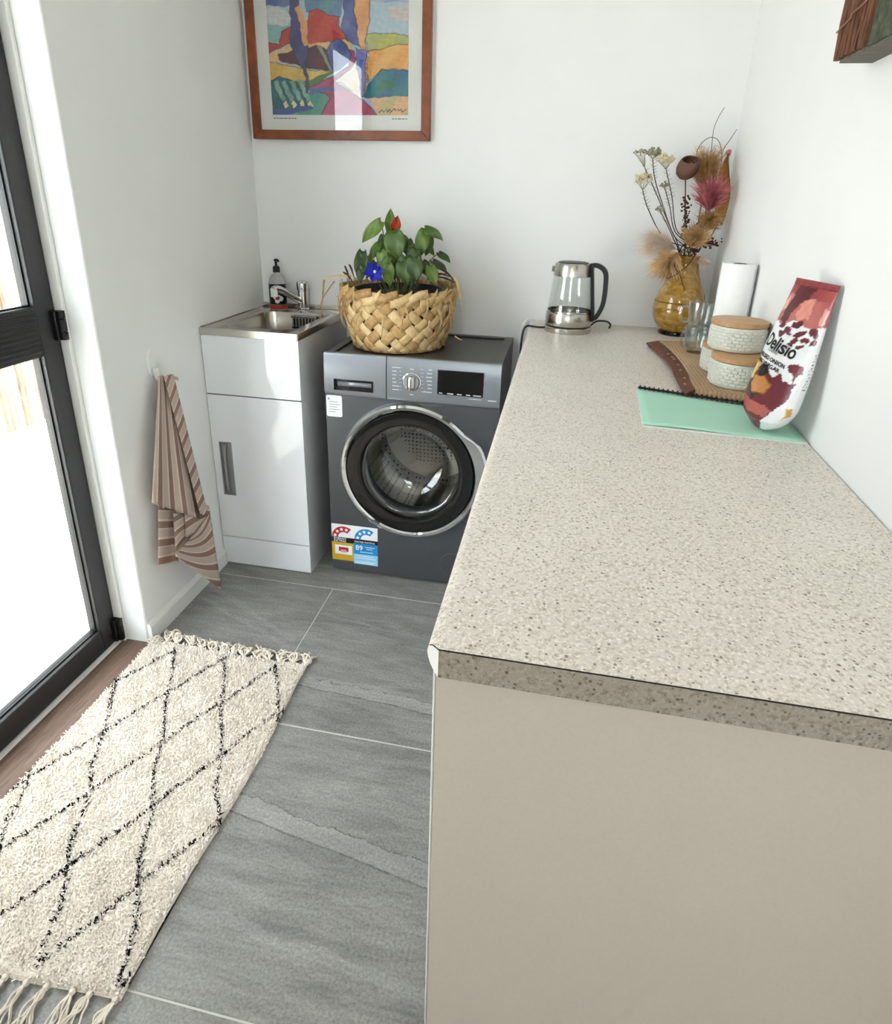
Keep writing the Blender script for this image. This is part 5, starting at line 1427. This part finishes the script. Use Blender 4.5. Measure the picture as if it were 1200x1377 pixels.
for pth, lab_ in (([(455, 930), (390, 985), (330, 1010)], 'dark twig lying to the left across the vase neck'), ([(375, 930), (405, 985), (435, 1075)], 'dark twig hanging down in front of the vase shoulder')):
    o = flower('dark_twig', lab_, 'twig', [vpx(u, v, -0.215) for u, v in pth], 0.0016, 'dark_seed')

# ------------------------------------------------------------------ live edge board
BT = 0.020; BZT = HC + BT
m_b = MB()
edge_top = [(1.507, -0.330), (1.520, -0.42), (1.528, -0.52), (1.530, -0.62), (1.527, -0.72), (1.520, -0.80), (1.518, -0.868)]
right = [(RW(-0.90) - 0.006, -0.915), (RW(-0.34) - 0.006, -0.300)]
cb_ = thing('cutting_board', (1.60, -0.62, HC), 'live edge timber chopping board with a dark bark side, under the canisters', 'chopping board')
m_b.prism([(1.507, -0.330)] + edge_top[1:] + [(1.518, -0.868)] + right, HC, BZT)
obj('board', m_b, M['board_wood'], cb_, bevel=0.002)
bk_ = MB(); n = len(edge_top)
out_ = [(x - w_ , y - 0.01 * i / n - 0.01) for i, ((x, y), w_) in enumerate(zip(edge_top, (0.038, 0.036, 0.034, 0.032, 0.034, 0.030, 0.028)))]
vv = [(x + 0.0002, y, BZT - 0.0003) for x, y in edge_top] + [(x, y, BZT - 0.008) for x, y in out_] + [(x + 0.010, y, HC + 0.0003) for x, y in out_] + [(x, y, HC + 0.0003) for x, y in edge_top]
ff = []
for i in range(n - 1):
    for k in range(4):
        a, b2 = k * n, ((k + 1) % 4) * n
        ff.append((a + i, b2 + i, b2 + i + 1, a + i + 1))
ff += [(0, 3 * n, 2 * n, n), (n - 1, 2 * n - 1, 3 * n - 1, 4 * n - 1)]
bk_.add(vv, ff)
obj('bark_edge', bk_, M['bark_wood'], cb_, smooth=True, bevel=0.002)
pm_ = MB(); g = random.Random(4)
for k in range(7):
    t = g.uniform(0.25, 0.9) * (n - 1); i = int(t); f_ = t - i
    a = V((*edge_top[i], 0)).lerp(V((*edge_top[i + 1], 0)), f_); c = V((*out_[i], 0)).lerp(V((*out_[i + 1], 0)), f_); s_ = g.uniform(0.3, 0.6)
    q = a.lerp(c, s_); z = BZT - 0.0003 - 0.008 * s_ + 0.0003
    pm_.sphere((q.x, q.y, z), 0.004, 8, 4, (1.0, 1.8, 0.2))
obj('bark_scar', pm_, M['board_wood'], cb_, smooth=True)

# ------------------------------------------------------------------ canisters
M['canister'] = simple('glazed sage white ceramic', rgb(214, 214, 202), 0.28, var=0.03, scale=30)
def canister(x, y, z, label, rz=0.0, r=0.0625, h=0.059):
    o = thing('ceramic_canister', (x, y, z), label, 'canister', 'ceramic canisters with timber lids')
    NA, NB = 26, 6
    mb = MB()
    prof_ = [(0, 0.0), (r - 0.006, 0.0), (r - 0.002, 0.002), (r, 0.006), (r, h - 0.003), (r - 0.002, h), (r - 0.006, h), (r - 0.008, h - 0.01), (0, h - 0.01)]
    obj('pot', MB().lathe(prof_, 60, (x, y, z)), M['canister'], o, smooth=True)
    fm_ = MB()                    # embossed bricks round the wall
    for j in range(NB):
        for i in range(NA):
            a0 = 2 * PI * (i + 0.5 * (j % 2)) / NA + rz; da = 2 * PI / NA * 0.5
            z0 = z + 0.007 + (h - 0.012) * j / NB; z1 = z + 0.007 + (h - 0.012) * (j + 0.92) / NB
            b4 = [(r + 0.0001, a0 - 0.94 * da, z0), (r + 0.0001, a0 + 0.94 * da, z0), (r + 0.0001, a0 + 0.94 * da, z1), (r + 0.0001, a0 - 0.94 * da, z1)]
            t4 = [(r + 0.0026, a0 - 0.60 * da, z0 + 0.0016), (r + 0.0026, a0 + 0.60 * da, z0 + 0.0016), (r + 0.0018, a0 + 0.60 * da, z1 - 0.0016), (r + 0.0018, a0 - 0.60 * da, z1 - 0.0016)]
            fm_.add([(x + q[0] * math.cos(q[1]), y + q[0] * math.sin(q[1]), q[2]) for q in b4 + t4], [(4, 5, 6, 7), (0, 1, 5, 4), (1, 2, 6, 5), (2, 3, 7, 6), (3, 0, 4, 7)])
    e = obj('embossing', fm_, M['canister'], o); e['kind'] = 'stuff'
    lid = obj('lid', MB().lathe([(0, h + 0.0005), (r + 0.0005, h + 0.0005), (r + 0.002, h + 0.002), (r + 0.002, h + 0.0105), (r, h + 0.012), (0, h + 0.012)], 60, (x, y, z)), M['bamboo'], o, smooth=True)
    obj('seal', MB().lathe([(r - 0.0005, h - 0.0004), (r + 0.0003, h + 0.0006)], 60, (x, y, z)), M['black'], lid)
    return o
canister(1.6215, -0.797, BZT, 'pale ceramic canister at the front of the board, beside the snack bag')
canister(1.6285, -0.664, BZT, 'pale ceramic canister behind, half hidden, beside the glass mugs')
canister(1.6240, -0.728, BZT + 0.0712, 'pale ceramic canister on top of the other two, timber lid showing', 0.1)

# ------------------------------------------------------------------ stacked glass mugs
def mug(x, y, z, label, ang):
    o = thing('glass_mug', (x, y, z), label, 'mug', 'stacked glass mugs')
    pr_ = [(0, 0.0), (0.026, 0.0), (0.030, 0.004), (0.034, 0.02), (0.0375, 0.05), (0.0385, 0.076), (0.0365, 0.077), (0.0353, 0.05), (0.031, 0.02), (0.026, 0.009), (0, 0.008)]
    obj('cup', MB().lathe(pr_, 40, (x, y, z)), M['mug_glass'], o, smooth=True)
    d = V((math.cos(ang), math.sin(ang), 0)); c = V((x, y, z))
    obj('handle', MB().tube(spline([c + d * 0.036 + V((0, 0, 0.062)), c + d * 0.058 + V((0, 0, 0.064)), c + d * 0.064 + V((0, 0, 0.045)), c + d * 0.056 + V((0, 0, 0.022)), c + d * 0.034 + V((0, 0, 0.022))], 6), 0.0042, 10), M['mug_glass'], o, smooth=True)
mug(1.592, -0.470, BZT, 'clear glass mug standing on the board, lower of two stacked', math.radians(215))
mug(1.592, -0.470, BZT + 0.068, 'clear glass mug stacked on top of another mug', math.radians(195))

# ------------------------------------------------------------------ paper towel roll
rx, ry = 1.6500, -0.535
pr = thing('paper_towel_roll', (rx, ry, BZT), 'white paper towel roll standing upright against the right wall', 'paper roll')
M['paper'] = simple('white paper towel', rgb(246, 246, 244), 0.9, var=0.01, bmp=0.3, bscale=350)
obj('paper', MB().lathe([(0.0185, 0.0), (0.0428, 0.0), (0.0433, 0.001), (0.0433, 0.257), (0.0428, 0.258), (0.0185, 0.258)], 56, (rx, ry, BZT)), M['paper'], pr, smooth=True)
obj('core', MB().lathe([(0.0184, 0.001), (0.0184, 0.2575), (0.0172, 0.2575), (0.0172, 0.001)], 32, (rx, ry, BZT)), simple('cardboard core', rgb(120, 96, 70), 0.9), pr, smooth=True)
obj('paper_end', MB().grid(lambda u, v: (rx + (0.0435 + 0.0015 * u) * math.cos(-0.4 - 0.3 * u), ry + (0.0435 + 0.0015 * u) * math.sin(-0.4 - 0.3 * u), BZT + 0.001 + 0.256 * v), 4, 2), M['paper'], pr, smooth=True)

# ------------------------------------------------------------------ green comb-bound booklet
nb = thing('comb_bound_booklet', (1.50, -0.98, HC), 'mint green booklet with black comb binding lying on the worktop', 'booklet')
q = [(1.391, -0.845), (1.376, -1.108), (RW(-1.12) - 0.006, -1.128), (RW(-0.90) - 0.006, -0.930)]
M['mint'] = simple('mint card', rgb(176, 226, 202), 0.5, var=0.02, scale=14)
mb = MB(); mb.prism(q, HC + 0.0002, HC + 0.0036); obj('pages', mb, simple('white pages', rgb(235, 235, 230), 0.8, scale=200, var=0.05), nb)
mb = MB()
def cov(u, v):
    a = V((*q[0], 0)).lerp(V((*q[3], 0)), u); c = V((*q[1], 0)).lerp(V((*q[2], 0)), u)
    p = a.lerp(c, v)
    return (p.x, p.y - 0.001, HC + 0.0041 + 0.0035 * max(0, v - 0.75) * 4 * (0.4 + 0.6 * math.sin(u * 4)) * (1 - u) + 0.0006 * math.sin(7 * u))
mb.grid(cov, 16, 10); obj('cover', mb, M['mint'], nb, smooth=True, solid=0.0006)
for k in range(27):
    t = 0.025 + k / 27 * 0.95
    p = V((*q[0], 0)).lerp(V((*q[3], 0)), t)
    d = (V((*q[3], 0)) - V((*q[0], 0))).normalized()
    p = V((p.x, p.y + 0.001, HC + 0.006))
    tb_ = MB(); tb_.tube([p + V((0, 0.0065 * math.cos(a), 0.0055 * math.sin(a))) for a in np.linspace(-PI * 0.95, PI * 0.8, 9)], 0.0015, 5, flat=1.6)
    obj('binding_ring', tb_, M['black'], nb, smooth=True)
sp0 = V((*q[0], 0)); sp1 = V((*q[3], 0))
obj('binding_spine', MB().tube([V((sp0.x + 0.004, sp0.y + 0.0045, HC + 0.0045)), V((sp1.x - 0.004, sp1.y + 0.0045, HC + 0.0045))], 0.0042, 10), M['black'], nb, smooth=True)

# ------------------------------------------------------------------ snack bag leaning on the wall
sbz = HC + 0.0068; BAG_A = 0.28
wd = V((math.sin(BAG_A), -math.cos(BAG_A), 0))            # across the bag, towards the viewer
nv_ = V((-math.cos(BAG_A), -math.sin(BAG_A), 0))            # out of the printed front
B0 = V((1.6055, -1.0650, sbz)); T0 = V((1.6520, -1.0500, sbz + 0.273))
BW, BTK = 0.150, 0.044
def bag_half(v):                 # half width and half thickness up the bag
    w_ = BW / 2 * (0.62 + 0.38 * min(1, v / 0.20) ** 0.7) * (1 - 0.20 * max(0, v - 0.45) / 0.55)
    t = BTK / 2 * min(1, (v / 0.10 + 0.25)) * (1 - max(0, v - 0.25) / 0.75) ** 0.75 + 0.0012
    return w_, t
def bag(s_, v, off=0.0):
    """s_ in 0..1 round the bag; 0..0.5 is the printed front, 0 the far edge"""
    c = B0.lerp(T0, v); w_, t = bag_half(v)
    a = 2 * PI * s_
    k = 0.022 * math.sin(9 * v + 5 * a) * (1 if v < 0.9 else 0.3) + 0.03 * math.sin(23 * v + 2.0 * a) * 0.5
    ca, sa = -math.cos(a), math.sin(a)
    x = math.copysign(abs(ca) ** 0.85, ca) * w_
    y = math.copysign(abs(sa) ** 0.80, sa) * (t * (1 + k) + off)
    z = 0.014 * abs(ca) ** 2 * max(0, 1 - v * 6)          # the bottom corners lift
    return c + wd * x + nv_ * y + V((0, 0, z))
mb = MB(); NU, NV = 120, 130
mb.grid(lambda u, v: bag(u, v), NU, NV, closed_u=True)
mb.f.append(tuple(range(NU - 1, -1, -1)))
sbag = thing('snack_bag', (1.63, -0.99, sbz), 'white and maroon snack bag leaning on the wall over the booklet', 'snack bag')
bo = obj('packet', mb, vcol('glossy packet film', 0.26, 0.5, 50, 0.05, coat=0.3), sbag, smooth=True, angle=80)
SS, VV_ = np.meshgrid(np.arange(NU) / NU, np.linspace(0, 1, NV + 1))
PB = np.stack([SS.ravel() * 2 * 100, VV_.ravel() * 160], 1)       # print units: 100 across the front, 160 up
img = np.tile(L3((232, 233, 234)), (len(PB), 1))
wz = np.stack([1.5 * np.sin(PB[:, 1] / 4.0) + np.sin(PB[:, 1] / 1.7), 1.5 * np.sin(PB[:, 0] / 5.0) + np.sin(PB[:, 0] / 1.9)], 1)
PXY = PB; PW = PB + wz * 0.6
hsh = (np.sin(PB[:, 0] * 0.5 + PB[:, 1] * 0.3) + np.sin(PB[:, 0] * 0.9 - PB[:, 1] * 0.4)) / 2
paint([(-5, 122), (30, 116), (48, 124), (60, 120), (88, 122), (104, 126), (104, 165), (-5, 165)], (168, 82, 84), (196, 120, 112), 0)
paint([(-5, 165), (-5, 150), (60, 148), (104, 152), (104, 165)], (150, 62, 66), (176, 90, 84), 0)
paint([(30, 165), (60, 165), (44, 140), (36, 118), (24, 120)], (92, 36, 42), None, 0)
paint([(46, 146), (58, 148), (62, 128), (48, 124)], (222, 146, 130), None, 0)
paint([(80, 142), (94, 140), (92, 126), (78, 124)], (216, 160, 148), None, 0)
paint([(8, 140), (20, 146), (26, 132), (12, 128)], (224, 164, 148), None, 0)
for (cx, cy, rx_, ry_, an) in ((34, 116, 6, 3, 0.6), (46, 112, 7, 3, -0.7), (40, 108, 5, 3.5, 0.2), (60, 112, 8, 3, 0.8), (70, 108, 7, 3, 0.2), (56, 102, 7, 2.6, 0.9), (66, 100, 6, 2, 0.4), (80, 116, 9, 4, -0.7), (84, 106, 7, 3, 0.3), (74, 118, 6, 4, 0), (52, 120, 6, 4, 0.4)):
    el_ = [(cx + rx_ * math.cos(t) * math.cos(an) - ry_ * math.sin(t) * math.sin(an), cy + rx_ * math.cos(t) * math.sin(an) + ry_ * math.sin(t) * math.cos(an)) for t in np.linspace(0, 2 * PI, 14, endpoint=False)]
    paint(el_, (104, 36, 46), None, 0)
paint([(18, 66), (40, 60), (46, 66), (52, 60), (58, 68), (64, 62), (82, 62), (80, 44), (72, 34), (62, 18), (56, -5), (-5, -5), (-5, 52)], (108, 38, 50), (136, 56, 66), 0)
paint([(-5, 50), (20, 56), (48, 38), (40, 30), (-5, 34)], (78, 40, 46), None, 0)
paint([(-5, 32), (30, 30), (66, 28), (60, 16), (-5, 18)], (176, 84, 78), (190, 104, 92), 0)
paint([(-5, 74), (20, 78), (32, 70), (28, 52), (10, 46), (-5, 48)], (218, 178, 96), (208, 160, 80), 1.0, (168, 112, 50))
paint([(18, 66), (26, 70), (28, 52), (18, 46)], (238, 212, 140), None, 0.8, (168, 112, 50))
paint([(30, 54), (44, 60), (54, 52), (50, 40), (36, 38), (28, 44)], (186, 120, 66), (214, 160, 100), 1.0, (128, 70, 36))
paint([(34, 72), (42, 72), (47, 64), (44, 58), (34, 58), (31, 64)], (40, 30, 28), None, 0)
paint([(64, 80), (74, 84), (84, 80), (86, 74), (76, 70), (64, 73)], (112, 38, 48), None, 0)
stroke([(75, 78), (76, 62)], (112, 38, 48), 0.9); stroke([(68, 76), (75, 69)], (112, 38, 48), 0.8); stroke([(83, 76), (76, 69)], (112, 38, 48), 0.8)
paint([(84, 34), (94, 36), (98, 28), (90, 22), (84, 16), (88, 26)], (206, 164, 76), (226, 190, 110), 0)
for k in range(12):
    stroke([(96, 96 - k * 3.4), (103 + (k % 3), 96.5 - k * 3.4)], (96, 98, 100), 0.35)
colour(bo, np.clip(img, 0, 1))
M['ink'] = simple('black ink', rgb(24, 22, 24), 0.4)
def bag_text(t, u0, v0, size, sx=1.0, shear=0.0, mat='ink', name='lettering', tilt=-0.10, off_=0.012, sp=1.0):
    # u0, v0 in print units
    def fn(a, b_):
        uu = u0 + a * sx; vv_ = v0 + b_ + tilt * a
        return bag(uu / 200, vv_ / 160, 0.0009)
    return obj(name, text_mb(t, fn, size, shear, offset=off_ * size, res=4, spacing=sp), M[mat], sbag)
bag_text('Delisio', 19, 91, 21, 0.82, 0.18, off_=0.022, sp=0.95)
bag_text('Crafted', 32, 86.0, 5.5, 0.9, 0.2, 'grey_print')
bag_text('CARAMELISED ONION', 8, 80.0, 6.4, 0.80, 0, off_=0.03)
bag_text('& BALSAMIC VINEGAR', 5, 73.6, 6.4, 0.80, 0, off_=0.03)
seam = MB(); seam.grid(lambda u, v: tuple(T0 + V((0, 0, 0)) + wd * ((u - 0.5) * BW * 0.80) + V((0.0004, 0, 0.0)) + (T0 - B0).normalized() * (0.012 * v) + nv_ * (0.0008 * math.sin(40 * u))), 20, 2)
obj('top_seal', seam, M['bloom'] if False else simple('maroon film', rgb(150, 66, 68), 0.3, var=0.2, scale=50), sbag, smooth=True, solid=0.0016)
